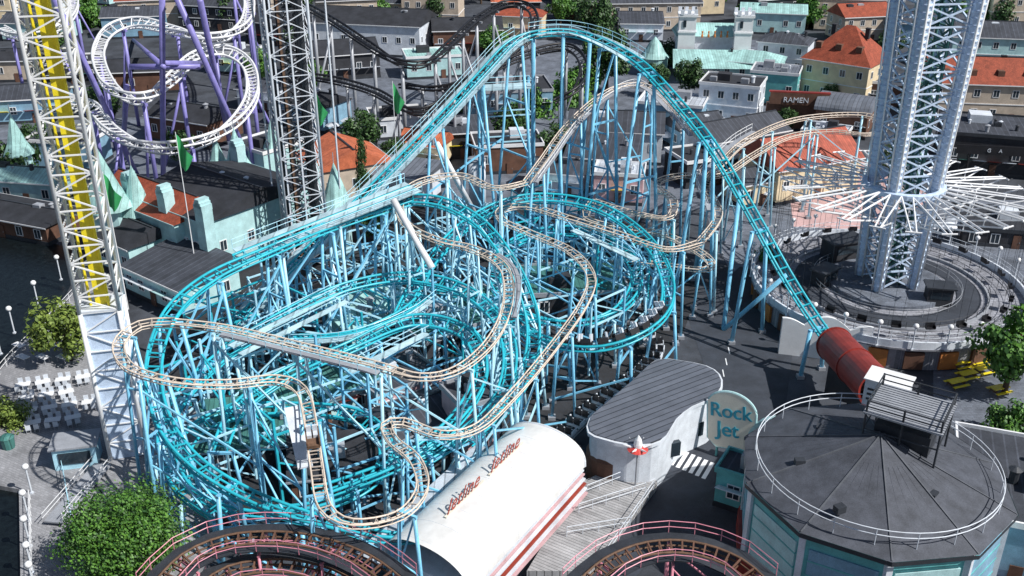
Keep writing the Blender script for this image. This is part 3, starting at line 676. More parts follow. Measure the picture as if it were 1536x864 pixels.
# ---------- trees
def crown(lobes,leaves,ls,seed,squash=.8,cone=False):
    rnd=random.Random(seed); mb=MB(); cs=[]
    for i in range(lobes):
        while True:
            x,y,z=(rnd.uniform(-1,1) for _ in range(3))
            if x*x+y*y+z*z<1:break
        if cone: k=(1-(z+1)/2)*.95+.08; x*=k; y*=k
        cs.append((x*.85,y*.85,z*squash,rnd.uniform(.14,.36)))
    for (x,y,z,r) in cs:
        for k in range(int(leaves*r/.28)):
            d=V((rnd.gauss(0,1),rnd.gauss(0,1),rnd.gauss(0,1))).normalized()
            p=V((x,y,z))+d*r*rnd.uniform(.7,1.2)
            a=(d+V((rnd.uniform(-.7,.7),rnd.uniform(-.7,.7),rnd.uniform(-.3,.9)))).normalized()
            u=a.cross(V((rnd.random(),rnd.random(),.3))).normalized(); w=a.cross(u); s=ls*rnd.uniform(.6,1.3)
            mb.add([p-u*s,p-w*s*.6,p+u*s,p+w*s*.6],[(0,1,2,3)])
    return mb
def treeproto(name,lobes,leaves,ls,seed,leafm,squash=.8,cone=False,tr=.5):
    t=thing(name,'tree','tree')
    k=MB().cyl((0,0,-2.2 if not cone else -1.6),(0,0,-.1),.09,8,.05)
    for i in range(5):
        a=i*1.26; k.cyl((0,0,-.9+.1*i),(.5*cos(a),.5*sin(a),-.15+.1*i),.035,5,.012)
    k.build('trunk',M['bark'],t)
    crown(lobes,leaves,ls,seed,squash,cone).build('crown',leafm,t)
    return t
TA=treeproto('broadleaf_tree',50,115,.07,1,M['leaf']); TB=treeproto('broadleaf_tree',44,115,.075,2,M['leafm']); TC=treeproto('conical_tree',40,100,.06,3,M['leaf'],1.4,True)
TY=treeproto('broadleaf_tree',44,80,.07,5,M['leafy'])
def tree(pr,pxx,pyy,h,r,label,group=None):
    zc=h-r; q=P(pxx,pyy,zc); s=r
    place(pr,(q.x,q.y,zc),random.uniform(0,6),(s,s,max(s,zc/2.2) if zc/2.2>s*.9 else s),label,group)
for a in [(TA,912,78,15,6,'tall dark tree between the crest and the castle'),(TA,895,25,13,6,'dark tree at the top edge left of the castle'),(TB,1215,12,11,5,'bright green tree at the top edge above the cream house'),
 (TA,1035,110,11,3.6,'dark conical tree left of the white shops'),(TA,545,195,10,4,'round dark tree behind the orange tiled roof'),(TC,542,245,11,1.8,'slim cypress in front of the orange roof'),
 (TB,850,150,7,6.5,'wide green shrub on the bank right of the crest supports'),(TB,800,165,6,5,'green bush on the bank left of the wide shrub'),(TA,835,215,8,4,'dark bush beside the mouse track rise'),(TA,765,185,8,4,'dark tree under the lift crest'),
 (TA,20,245,9,5,'dark tree at the left edge above the water'),(TB,130,15,11,6,'green tree at the top left behind the white tower'),(TA,215,10,10,5,'dark tree at the top behind the purple coaster'),
 (TB,1130,20,9,5,'small green tree at the top right of the castle'),(TA,985,112,8,3,'low dark tree beside the white arch of the mouse track'),(TY,95,490,9,4.0,'yellow green tree on the promenade by the white tower'),
 (TY,10,625,4,2.6,'small yellow green bush at the left edge'),(TB,1525,515,11,4.5,'light green tree at the right edge above the yellow tables'),(TB,1520,640,5,3,'low green tree below it at the right edge'),
 (TB,1150,385,5,1.8,'small palm like shrub beside the swing platform'),(TA,660,15,10,5,'dark tree at the top edge, centre'),(TA,1500,20,10,6,'dark tree at the top right corner'),(TA,860,8,11,6,'dark tree at the top edge left of the long roof'),(TB,700,150,6,4,'bush under the lift hill'),(TA,560,330,6,2.6,'dark bush under the lower lift hill'),(TA,60,210,8,4,'dark tree left of the white drop tower'),
 (TB,1085,60,8,3,'green tree behind the pale teal shop'),(TA,1220,110,7,3,'dark tree left of the cream house'),(TA,1340,60,9,4,'dark tree between the cream house and the swing tower'),(TB,1440,25,8,4,'green tree behind the swing tower'),(TA,440,60,9,4,'dark tree behind the grey drop tower'),(TB,740,60,8,4,'green tree left of the lift crest'),(TA,1180,175,5,2.4,'dark bush behind the cottage'),(TA,70,60,9,5,'dark tree just right of the white tower top'),(TB,390,95,8,3.6,'green tree between the purple and black coasters'),
 (TA,150,150,7,4,'dark tree just inside the left end of the white loop'),(TA,270,215,7,3,'dark tree at the lowest sweep of the white loop'),(TA,1330,235,6,2.6,'dark tree on the plaza left of the swing arms'),(TA,590,230,7,3,'dark tree right of the orange tiled roof'),(TB,880,115,8,4,'green tree under the right side of the lift crest'),(TA,995,80,8,4,'dark tree at the left foot of the castle'),(TA,1250,135,5,2,'dark bush right of the shop signboard'),(TB,470,110,7,3,'green tree left of the black coaster')]: tree(*a)
t=treeproto('broadleaf_tree',170,190,.028,9,M['leafm']); q=P(185,800,4.2); place(t,(q.x,q.y,4.2),0,(5.2,5.2,4.4),'big bushy green tree in the lower left corner')
crown(40,110,.03,17).build('crown_dark_leaves',M['leaf'],t)
rnd=random.Random(4)
for i in range(64):
    tree(random.choice((TA,TA,TB)),rnd.uniform(-80,1620),rnd.uniform(-60,16),rnd.uniform(8,13),rnd.uniform(4,7),'tree in the distant belt beyond the park','distant trees beyond the park')
# ---------- white drop tower
def lattice(par,base,w0,w1,z0,z1,n,m,lr=.2,br=.1,rz=0,name='leg',faces=(0,1,2,3),zig=False):
    def cor(k,z):
        w=w0+(w1-w0)*(z-z0)/(z1-z0); a=rz+pi/4+k*pi/2
        return V((base.x+w*.7071*cos(a),base.y+w*.7071*sin(a),z))
    if lr:
        for k in range(4): MB().cyl(cor(k,z0),cor(k,z1),lr,8).build(name,m,par,True)
    for k in faces:
        g=MB()
        for i in range(n):
            za=z0+(z1-z0)*i/n; zb=z0+(z1-z0)*(i+1)/n
            g.cyl(cor(k,zb),cor((k+1)%4,zb),br,4)
            if i%2 or not zig: g.cyl(cor(k,za),cor((k+1)%4,zb),br,4)
            if not i%2 or not zig: g.cyl(cor((k+1)%4,za),cor(k,zb),br,4)
        g.build('lattice_face',m,par)
    return cor
bt=P(196,672,0.5); wd=thing('drop_tower','tall white lattice drop tower with a yellow centre column on a solid pale blue base','drop tower',bt)
lattice(wd,bt,3.5,3.5,17,85,40,M['white'],.2,.09,R(14),zig=True)
MB().box((bt.x+.15,bt.y,50),(1.1,1.0,68),R(14)).build('centre_column',M['yellow'],wd)
for k in range(2): MB().cyl((bt.x-.7+1.7*k,bt.y-.7,16),(bt.x-.7+1.7*k,bt.y-.7,84),.13,6).build('guide_rail',M['yellow'],wd)
MB().box((bt.x,bt.y,8.5),(3.2,3.2,17),R(14)).build('base_cladding',M['tower'],wd)
lattice(wd,bt,3.45,3.45,.5,17,8,M['white'],.22,.08,R(14),'base_leg',zig=True)
MB().box((bt.x,bt.y,17.15),(3.6,3.6,.15),R(14)).build('base_cap',M['whited'],wd)
# grey drop tower
gt_=P(462,392,0); gd=thing('drop_tower','tall grey lattice drop tower with dark shafts behind the castle hall','drop tower',gt_)
lattice(gd,gt_,5.4,5.4,0,72,26,M['whited'],.2,.07,R(20))
lattice(gd,gt_+V((.4,0,0)),2.2,2.2,0,72,34,M['dark'],.3,.1,R(20),'inner_leg')
for s in(-1,1): MB().box((gt_.x+s*2.0,gt_.y,36),(.7,.8,72),R(20)).build('shaft_panel',M['dark'],gd)
MB().box((gt_.x-.4,gt_.y-1.6,36),(.35,.3,72),R(20)).build('shaft_panel',M['brown'],gd)
for s in(-1,1): MB().box((gt_.x+s*1.1,gt_.y-2.9,36),(.2,.3,72),R(20)).build('guide_rail',M['whited'],gd)
for i in range(2): MB().cyl((gt_.x-4.5+9.6*i,gt_.y+2,0),(gt_.x-4.5+9.6*i,gt_.y+2,66),.14,6).build('mast',M['whited'],gd)
# ---------- purple/white inverted coaster
pc=thing('roller_coaster','white looping coaster track on thick purple supports, upper left','roller coaster',P(250,200))
KP=dict(gauge=2.0,rr=.24,two=True,drop=1.0,mr=M['white'],mt=M['white'],tie=1.5,maxb=50,bank=8,tr=.12)
p1=px([(95,150,13),(135,158,13),(165,190,12.5),(205,212,12),(255,218,12),(310,205,12.5),(355,175,13.5),(378,135,15),(370,95,16.5),(335,75,17.5),(290,85,18),(250,120,17.5),(210,145,17),(165,125,17.5),(147,80,18.5),(165,45,20),(205,32,21),(260,42,21),(310,55,20.5),(350,45,20.5),(372,20,21.5),(368,-15,23),(330,-50,24)])
c,f=track(pc,p1,**KP); bents(pc,c,f,15,M['purple'],1.,.32,.02,single=True,off=1.2)
p2=px([(0,40,16),(40,55,16),(85,40,17),(110,5,18),(100,-40,19)])
c,f=track(pc,p2,**KP); bents(pc,c,f,13,M['purple'],1.,.3,.02,single=True,off=1.2)
for (a,b) in [((78,-10,34),(205,262,0)),((243,-10,34),(245,262,0)),((262,-10,34),(385,268,0)),((245,100,22),(200,60,0)),((300,0,33),(345,215,0)),((190,130,18),(185,215,0)),((245,95,22),(300,95,18)),((195,100,20),(300,100,20))]:
    MB().cyl(P(*a),P(*b),.48,10).build('support_column',M['purple'],pc,True)
# ---------- dark coaster top centre
dc=thing('roller_coaster','black railed coaster on grey slanted supports at the top centre','roller coaster',P(620,120))
KD=dict(gauge=1.5,rr=.24,two=True,drop=.7,mr=M['black'],mt=M['dark'],tie=1.5,maxb=40,bank=8)
p=px([(455,5,22),(500,30,21),(545,60,19),(595,90,17),(640,92,16.5),(680,60,17.5),(715,28,19),(760,5,20),(795,12,19.5),(800,45,18),(765,80,15),(720,110,13),(660,130,11),(600,125,11)])
c,f=track(dc,p,**KD); bents(dc,c,f,8,M['grey'],1.,.3,.16,single=True)
p=px([(440,110,12),(500,118,12),(560,135,12),(620,165,11),(660,150,12),(700,120,13),(790,80,15),(850,70,15),(875,95,14),(865,130,12),(830,150,10)])
c,f=track(dc,p,**KD); bents(dc,c,f,8,M['grey'],1.,.25,.14,single=True)
# ---------- swing ride
sw=P(1328,428,3.0); sx,sy=sw.x,sw.y
pl=thing('swing_platform','round raised grey platform with a parapet and rail around the swing tower','platform',(sx,sy,0))
MB().lathe((sx,sy,0),[(16.6,0),(16.6,2.6),(17.2,2.8),(17.2,3.0),(0,3.004)],64).build('deck',M['deck'],pl)
MB().lathe((sx,sy,0),[(17.1,3.0),(17.1,3.9),(16.85,3.9),(16.85,3.0)],64).build('parapet',M['whited'],pl)
MB().lathe((sx,sy,0),[(12.6,3.01),(12.6,3.35),(12.3,3.35),(12.3,3.01)],48).build('inner_ring',M['grey'],pl)
MB().lathe((sx,sy,0),[(11.6,3.02),(11.6,3.04),(8.6,3.04),(8.6,3.02)],48).build('dark_ring',M['road'],pl)
MB().lathe((sx,sy,0),[(7.4,3.01),(7.4,3.6),(0,3.6)],32).build('centre_plinth',M['bluepave'],pl)
for k in range(26):
    a=2*pi*k/26; MB().box((sx+16.75*cos(a),sy+16.75*sin(a),1.3),(.3,2.2,2.2),a).build('arch_bay',M['brownwall' if k%2 else 'orange'],pl)
for rad,lb,mm in((16.95,'tall outer railing on the rim of the swing platform','whited'),(12.45,'inner railing circling the swing tower','dark'),(14.7,'middle dark railing between rim and inner railing of the swing platform','dark'),(9.2,'innermost grey queue railing around the swing tower base','grey')):
    railing([V((sx+rad*cos(2*pi*k/40),sy+rad*sin(2*pi*k/40),3.9 if rad>16 else 3.05)) for k in range(40)],lb,M[mm],1.1,2.,True)
LP=thing('globe_lamp','white globe lamp','lamp'); MB().cyl((0,0,0),(0,0,3.2),.09,6).box((0,0,.1),(.3,.3,.2)).build('post',M['whited'],LP); MB().lathe((0,0,3.45),[(0,-.36),(.22,-.28),(.34,-.1),(.36,.05),(.26,.26),(0,.36)],12).build('globe',M['white'],LP,True)
for k in range(28):
    a=2*pi*(k+.3)/28; place(LP,(sx+17.3*cos(a),sy+17.3*sin(a),3.0),0,.9,'white globe lamp on a slim post around the rim of the swing platform','globe lamps round the swing platform')
tw=thing('swing_tower','pale blue lattice swing tower with white radiating arms on a round platform','swing ride',(sx,sy,3))
base=V((sx,sy,3.6)); 
cor=lattice(tw,base,4.8,7.4,3.6,60,22,M['tower'],0,.13,R(8))
for k in range(4):
    pts=[];rs=[]
    for i in range(70):
        z=3.6+i*.82; c=cor(k,z); w_=.5+.3*(z/60)
        for dz,r_ in((0,w_),(.5,w_),(.52,w_*1.22),(.72,w_*1.22)): pts.append(V((c.x,c.y,z+dz))); rs.append(r_)
    MB().tube(pts,1,8,rs=rs).build('corner_column',M['tower'],tw)
    for dz,dr in((1.,.0),(.0,1.),(-1.,.0),(0,-1.)):
        MB().cyl(cor(k,3.6)+V((dz*.68,dr*.68,0)),cor(k,60)+V((dz*1.,dr*1.,0)),.14,6).build('corner_tube',M['white'],tw,True)
lattice(tw,base,2.4,3.4,3.6,60,24,M['greenr'],.2,.12,R(8),'inner_leg')
hz=17.0
MB().lathe((sx,sy,hz),[(4.7,-.5),(5.0,-.4),(5.0,.2),(4.7,.3),(4.4,.3),(4.4,-.5),(4.7,-.5)],24).build('hub_ring',M['tower'],tw)
for k in range(24):
    a=2*pi*k/24; e=V((cos(a),sin(a),0)); tt=V((-sin(a),cos(a),0)); c0=V((sx,sy,hz))
    g=MB(); tip=c0+e*14.8-V((0,0,.5))
    for s in(-1,1):
        g.cyl(c0+e*5+tt*s*.65+V((0,0,.1)),tip+tt*s*.3,.12,5)
    g.cyl(c0+e*4.6-V((0,0,3.6)),tip-V((0,0,.1)),.11,5)
    for q_ in(.35,.7):
        g.cyl(c0+e*(5+9.8*q_)+tt*(.65-.35*q_)+V((0,0,.1-.6*q_)),c0+e*(5+9.8*q_)-tt*(.65-.35*q_)+V((0,0,.1-.6*q_)),.08,4)
        g.cyl(c0+e*(5+9.8*q_)+V((0,0,.1-.6*q_)),c0+e*(4.6+10.2*q_)+V((0,0,-3.6+3.0*q_)),.07,4)
    g.cyl(tip+tt*.9,tip-tt*.9,.1,5)
    am=g.build('swing_arm',M['white'],tw)
    sq=V((tip.x,tip.y,4.6))
    for s in(-1,1): MB().cyl(tip+tt*s*.8,sq+tt*s*.5+V((0,0,.5)),.022,3).build('chain',M['dark'],am)
    se=MB(); se.box(sq,(.5,1.1,.1),a); se.box(sq-e*.25+V((0,0,.35)),(.08,1.1,.6),a); se.box(sq+tt*.55+V((0,0,.2)),(.5,.06,.35),a); se.box(sq-tt*.55+V((0,0,.2)),(.5,.06,.35),a); se.build('seat',M['black'],am)
for a,b,w,d,h,rot,lb in [(1262,385,5,3,2.6,20,'dark booth on the platform left of the swing tower'),(1405,455,3,2,2.4,-10,'dark control cabin on the platform right of the tower'),(1235,425,3,2,2.0,40,'small dark desk cabin on the left of the platform')]:
    t=thing('control_booth',lb,'booth'); q=P(a,b,3); t.location=(q.x,q.y,3.05); t.rotation_euler=(0,0,R(rot))
    MB().box((0,0,h/2),(w,d,h)).build('wall',M['darkwall'],t); MB().box((0,0,h+.1),(w+.6,d+.6,.2)).build('roof',M['dark'],t); MB().box((0,-d/2-.02,h*.6),(w*.8,.04,h*.4)).build('window',M['glass'],t)
q=P(1240,500,3.5); t=thing('scalloped_wall','white scalloped decorative wall with round opening at the drop end of the track','wall',(q.x,q.y,0))
g=MB(); n=40; pts=[]
for i in range(n+1):
    x=-5+10*i/n; pts.append((x,3.6+1.2*abs(cos(x*.62))+.8*cos(x*.3)))
vs=[];
for y in(0,.4): vs+=[(q.x+x,q.y+y-.25*x,0) for x,z in pts]+[(q.x+x,q.y+y-.25*x,z) for x,z in pts]
m_=n+1; g.add(vs,[(i,i+1,m_+i+1,m_+i) for i in range(n)]+[(2*m_+i+1,2*m_+i,3*m_+i,3*m_+i+1) for i in range(n)]+[(m_+i,m_+i+1,3*m_+i+1,3*m_+i) for i in range(n)]).build('wall_panel',M['white'],t)
MB().cyl((q.x+1.,q.y-.45,2.6),(q.x+1.,q.y-.3,2.6),1.4,24).build('round_opening',M['dark'],t)
# ---------- red tunnel
ta=P(1252,517,5); td=P(1318,586,7.0); t=thing('track_tunnel','dark red banded steel tube swallowing the end of the first drop','tunnel',V((ta.x,ta.y,0)))
dd=(td-ta).normalized(); L_=(td-ta).length
def tubeshell(mb,p,q,ro,ri,n=28):
    d=(q-p).normalized(); a=d.cross(V((0,0,1))).normalized(); b=a.cross(d); vs=[]
    for (c,r) in((p,ri),(p,ro),(q,ro),(q,ri)): vs+=[c+(a*cos(2*pi*k/n)+b*sin(2*pi*k/n))*r for k in range(n)]
    mb.add(vs,[(i*n+k,i*n+(k+1)%n,((i+1)%4)*n+(k+1)%n,((i+1)%4)*n+k) for i in range(4) for k in range(n)])
g=MB(); tubeshell(g,ta,td,2.0,1.85); g.build('tube',M['redp'],t)
for k in(0,3,6):
    g=MB(); p=ta+dd*(L_*k/6-.1); tubeshell(g,p,p+dd*.2,2.1,2.0); g.build('band',M['redp'],t)
for k in(.25,.75):
    p=ta+dd*L_*k; MB().box((p.x,p.y,(p.z-1.8)/2),(3,.5,p.z-1.8),R(-40)).build('support',M['dark'],t)
# ---------- round ride hall
oc=P(1310,712,9.5); t=thing('round_ride_hall','large many sided ride hall with slate grey felt roof, teal walls and white pipe ring','building',(oc.x,oc.y,0)); N_=10; r0=10.9
def pg(r,z,rot=.12): return [V((oc.x+r*cos(2*pi*k/N_+rot),oc.y+r*sin(2*pi*k/N_+rot),z)) for k in range(N_)]
def ring(mb,A_,B_): mb.add(A_+B_,[(i,(i+1)%N_,N_+(i+1)%N_,N_+i) for i in range(N_)])
g=MB(); ring(g,pg(r0-.6,0),pg(r0-.6,9.3)); g.build('wall',M['teal'],t)
g=MB(); ring(g,pg(r0+.15,9.2),pg(r0+.15,9.6)); g.build('fascia',M['dark'],t)
g=MB(); ring(g,pg(r0+.1,9.6),pg(3.,12.4)); ring(g,pg(3.,12.4),pg(.05,13.5)); rf=g.build('roof',M['octroof'],t)
ax=pg(r0,9.65);bx_=pg(3.,12.45);cx_=pg(.05,13.53)
for k in range(N_):
    MB().cyl(ax[k],bx_[k],.07,4).cyl(bx_[k],cx_[k],.07,4).build('ridge_cap',SL,rf)
    for q_ in(.2,.4,.6,.8): MB().cyl(ax[k].lerp(ax[(k+1)%N_],q_)-V((0,0,.05)),bx_[k].lerp(bx_[(k+1)%N_],q_)-V((0,0,.05)),.028,4).build('roof_seam',M['octroof'],rf)
    A0=pg(r0-.56,0)[k];A1=pg(r0-.56,0)[(k+1)%N_]; m0=(A0+A1)/2; an=atan2(A1.y-A0.y,A1.x-A0.x)
    MB().box((m0.x,m0.y,4.9),(5.2,.2,6.0),an).build('wall_panel',M['tealp' if k%2 else 'bluewall'],t)
    for zz in(6.8,5.4,4.0,2.8): MB().box((m0.x,m0.y,zz),(5.3,.3,.12),an).build('panel_batten',M['teal'],t)
    MB().box((A0.x,A0.y,4.6),(.5,.5,9.2),an).build('pilaster',M['whited'],t)
    MB().box((m0.x,m0.y,1.0),(6.4,.9,2.0),an).build('plinth',M['redp'],t)
ringp=[V((oc.x+9.7*cos(2*pi*k/60),oc.y+9.7*sin(2*pi*k/60),10.9)) for k in range(60)]
for dz in(0,.5): MB().tube([p+V((0,0,dz)) for p in ringp],.045,6,True).build('pipe_ring',M['whited'],t,True)
for k in range(0,60,3): MB().cyl(ringp[k]-V((0,0,1.2)),ringp[k]+V((0,0,.5)),.04,5).build('ring_post',M['whited'],t)
for i,(a,b) in enumerate(((1200,690),(1260,760),(1400,740),(1230,640))):
    q=P(a,b,11.4); MB().box((q.x,q.y,11.2),(.8,.6,.6),.4*i).build('roof_vent',M['dark'],rf)
hq=P(1366,612,15.2); rt=R(-33); t=thing('roof_plant_deck','slatted dark steel plant deck with railings on top of the slate grey roof','roof deck',(hq.x,hq.y,12)); mt=Matrix.Rotation(rt,3,'Z')
g=MB()
for i in range(15): g.box(hq+mt@V((0,-2.6+i*.37,0)),(6.2,.24,.08),rt)
g.box(hq+V((0,0,-.15)),(6.0,5.2,.1),rt); g.build('slatted_top',M['grey'],t)
for x,y in((-2.9,-2.5),(2.9,-2.5),(2.9,2.5),(-2.9,2.5),(0,-2.5),(0,2.5)):
    p=hq+mt@V((x,y,0)); MB().cyl((p.x,p.y,10.4),(p.x,p.y,16.3),.09,6).build('post',M['dark'],t)
for zz in(-1.6,.5,1.05):
    pp=[hq+mt@V((x,y,zz)) for x,y in((-2.9,-2.5),(2.9,-2.5),(2.9,2.5),(-2.9,2.5))]
    g=MB(); 
    for i in range(4): g.cyl(pp[i],pp[(i+1)%4],.06,5)
    g.build('handrail',M['dark'],t)
MB().box(hq+V((0,0,-2.4)),(4.4,3.6,2.4),rt).build('plant_housing',M['dark'],t)
q=P(1333,578,13); t=thing('roof_vent_box','white ventilation box on the roof above the red tube','vent',(q.x,q.y,12)); MB().box((q.x,q.y,12.4),(3.6,2.4,2.6),rt).build('casing',M['whited'],t); MB().box((q.x,q.y,13.75),(3.9,2.7,.12),rt).build('lid',M['white'],t)
for k in range(3): MB().box(V((q.x,q.y,11.8+.5*k))+mt@V((0,-1.22,0)),(3.,.06,.2),rt).build('louvre',M['dark'],t)
house('low dark roofed annex at the right edge behind the ride hall',1530,720,6,10,14,1,-20,'bluewall','roofd','flat',3,1,vents=3)
house('teal canopy block at the foot of the ride hall by the road',1112,700,4,3.5,3.5,.8,-30,'teal','roofd','flat',1,1,door=False,trim='teal')
# ---------- wavy-roofed house
poly=[P(a,b,5.5) for a,b in((985,540),(1020,541),(1060,549),(1080,562),(1084,580),(1070,597),(1040,610),(1015,630),(1000,655),(978,668),(940,668),(905,660),(882,650),(884,628),(915,600),(950,570))]
pc_=[V((p.x,p.y,0)) for p in crom(poly,1.2,True)]
cen=sum(pc_,V((0,0,0)))/len(pc_)
t=thing('wavy_house','white walled fun house with a curving dark standing seam roof','building',cen)
sh=lambda k:[(cen.x+(p.x-cen.x)*k,cen.y+(p.y-cen.y)*k) for p in pc_]
MB().prism(sh(.95),0,5.2).build('wall',M['whited'],t); MB().prism(sh(1.0),5.2,5.55).build('fascia',M['whited'],t); MB().prism(sh(.97),5.55,5.68).build('roof',M['roofseam'],t)
for a,b in((925,672),(960,678),(1010,660),(1045,630)):
    q=P(a,b+8,2.6); MB().box((q.x,q.y,2.2),(1.4,.5,1.6),R(20)).build('window',M['glass'],t)
q=P(915,690,1.5); MB().lathe((q.x,q.y,0),[(2.4,0),(2.4,2.6),(2.1,2.9),(2.1,0)],20).build('entrance_drum',M['brownwall'],t)
# ---------- station
L1=P(765,660,4);R1=P(872,700,4);L2=P(592,823,4)
axd=(L2-L1).normalized(); wdv=(R1-L1); ww=wdv.length; wdv.normalize(); ln=19.5
ax0=(L1+R1)/2; t=thing('station_hall','silvery white barrel roofed coaster station with maroon script lettering, bottom centre','station',V((ax0.x,ax0.y,0)))
ang=atan2(axd.y,axd.x)
g=MB(); n=24; vs=[]
for i in range(n+1):
    th=pi*i/n; x=-cos(th)*(ww/2+.3); z=2.9*sin(th)**.8
    vs+=[ax0+wdv*x+V((0,0,z))-axd*.4,ax0+wdv*x+V((0,0,z))+axd*ln]
g.add(vs,[(2*i,2*i+2,2*i+3,2*i+1) for i in range(n)]); rf=g.build('roof',M['shell'],t,True)
MB().add([v for v in vs[::2]],[tuple(range(n,-1,-1))]).build('end_wall',M['whited'],t)
for k in range(9):
    g=MB(); p0=ax0+axd*(k*2.4-.2); g.tube([p0+wdv*(-cos(pi*i/n)*(ww/2+.3))+V((0,0,2.9*sin(pi*i/n)**.8+.0)) for i in range(n+1)],.018 if k else .09,4); g.build('roof_rib',M['whited'],rf)
c=ax0+axd*(ln/2); MB().box((c.x,c.y,2.0),(ln-.4,ww-.2,4.0),ang).build('wall',M['whited'],t)
for i,(z,mm) in enumerate(((3.7,'whited'),(3.3,'pink'),(2.8,'whited'),(2.3,'maroon'),(1.8,'whited'),(1.3,'pink'))):
    c=ax0+axd*(ln/2)+wdv*(ww/2+.05*(i+1)+.1); MB().box((c.x,c.y,z),(ln,.3+.1*i,.16),ang).build('stripe_band',M[mm],t)
c=ax0+axd*(ln/2+1)-wdv*(ww/2+1.6); MB().box((c.x,c.y,3.2),(ln-1,2.8,.35),ang).build('side_canopy',M['roofw'],t)
for k in range(5): p=ax0+axd*(1.5+k*4.2)-wdv*(ww/2+2.7); MB().cyl((p.x,p.y,0),(p.x,p.y,3.1),.12,6).build('canopy_post',M['whited'],t)
xd=-axd
for k,(s0) in enumerate((8.9,15.6)):
    org=ax0+axd*s0-wdv*.5+V((0,0,3.05)); MB().box(org-axd*2.7+V((0,0,-.06)),(5.8,.25,.08),ang).build('letter_rail',M['signcream'],t)
    text('Jetline',M['maroon'],t,org,xd,V((.1,.3,1)),1.7,.025,.35,off=0,space=1.12)
    for j in range(4): q=org-axd*(.4+1.3*j); MB().cyl(q-V((0,0,.3)),q,.05,4).build('letter_bracket',M['tan'],t)
o=MB().prism(G((872,735),(950,700),(985,735),(880,870),(790,870)),0.01,1.0).build('queue_terrace',M['plank']); tag(o,kind='structure')
for k,(a,b,e,f_) in enumerate([(880,742,955,712),(868,770,968,738),(850,805,945,790),(980,735,900,850)]):
    railing([P(a,b,1.0),P(e,f_,1.0)],['queue railing at the far end of the plank deck','second queue railing across the plank deck','third queue railing across the plank deck','long railing on the road side of the plank deck'][k],M['whited'],1.1,1.3)
q=P(953,728,1.0); t=thing('kinetic_sign','pole ornament of a red and white saucer with small pointed fins above the queue','ornament',q)
MB().cyl(q,q+V((0,0,4.4)),.09,8).build('post',M['grey'],t); MB().lathe(q+V((0,0,4.2)),[(0,-.5),(.5,-.35),(1.0,0),(.55,.25),(0,.4)],16).build('saucer',M['redb'],t)
for k in range(6):
    a=k*pi/3; MB().cyl(q+V((.5*cos(a),.5*sin(a),4.4)),q+V((1.4*cos(a),1.4*sin(a),4.7)),.14,5,.02).build('fin',M['white'],t)
MB().lathe(q+V((0,0,4.5)),[(.4,-.1),(.42,.3),(.3,.8),(.0,1.3)],12).build('nose_cone',M['white'],t)
# arched sign
q=P(1098,665,2); t=thing('arched_sign','cream curved roadside sign with chunky teal lettering joined to a pale teal arch','sign',V((q.x,q.y,0)))
sxd=V((cos(R(-32)),sin(R(-32)),0)); up=V((-.22,.3,.95)).normalized()
up=(up-sxd*up.dot(sxd)-sxd*.14).normalized(); sxd=(sxd-up*sxd.dot(up)).normalized()
g=MB(); n=20; outl=[]
for i in range(n+1): th=pi*i/n; outl.append((2.5*cos(th)-.3*sin(th),3.9+1.9*sin(th)))
outl+=[(-2.5,.6),(-1.6,-.2),(1.6,-.2),(2.4,.8)]
bs=V((q.x,q.y,1.6)); nn=sxd.cross(up)
m_=len(outl); g.add([bs+sxd*x+up*y+nn*.12 for x,y in outl]+[bs+sxd*x+up*y-nn*.12 for x,y in outl],[tuple(range(m_)),tuple(range(2*m_-1,m_-1,-1))]+[(i,(i+1)%m_,m_+(i+1)%m_,m_+i) for i in range(m_)]); g.build('board',M['signcream'],t)
g=MB().tube([bs+sxd*x+up*y for x,y in outl],.14,6,True).build('board_edge',M['tealp'],t)
for dx in(0,.07):
    text('Rock',M['signblue'],t,bs-sxd*(2.3-dx)+up*3.1+nn*(.14+dx*.1),sxd,up,2.1,.05); text('Jet',M['signblue'],t,bs-sxd*(1.6-dx)+up*1.1+nn*(.14+dx*.1),sxd,up,2.2,.05)
for s in(-1.5,1.5): MB().cyl((bs+sxd*s)-V((0,0,1.6)),bs+sxd*s,.12,6).build('post',M['teal'],t)
g=MB(); n=14; ac=bs+sxd*4.2-nn*.6; vs=[]
for dn in(-.5,.5):
    for rr2 in(2.2,2.8): vs+=[ac+sxd*(rr2*cos(pi*k/n))+V((0,0,1.2+rr2*sin(pi*k/n)))+nn*dn for k in range(n+1)]
k1=n+1; fs=[]
for k in range(n): fs+=[(k,k+1,k1+k+1,k1+k),(2*k1+k+1,2*k1+k,3*k1+k,3*k1+k+1),(k1+k,k1+k+1,3*k1+k+1,3*k1+k),(k+1,k,2*k1+k,2*k1+k+1)]
g.add(vs,fs).build('arch',M['tealp'],t)
for s in(-2.5,2.5): MB().box(ac+sxd*s-V((0,0,.2)),(.6,1.0,2.8),R(-32)).build('arch_leg',M['tealp'],t)
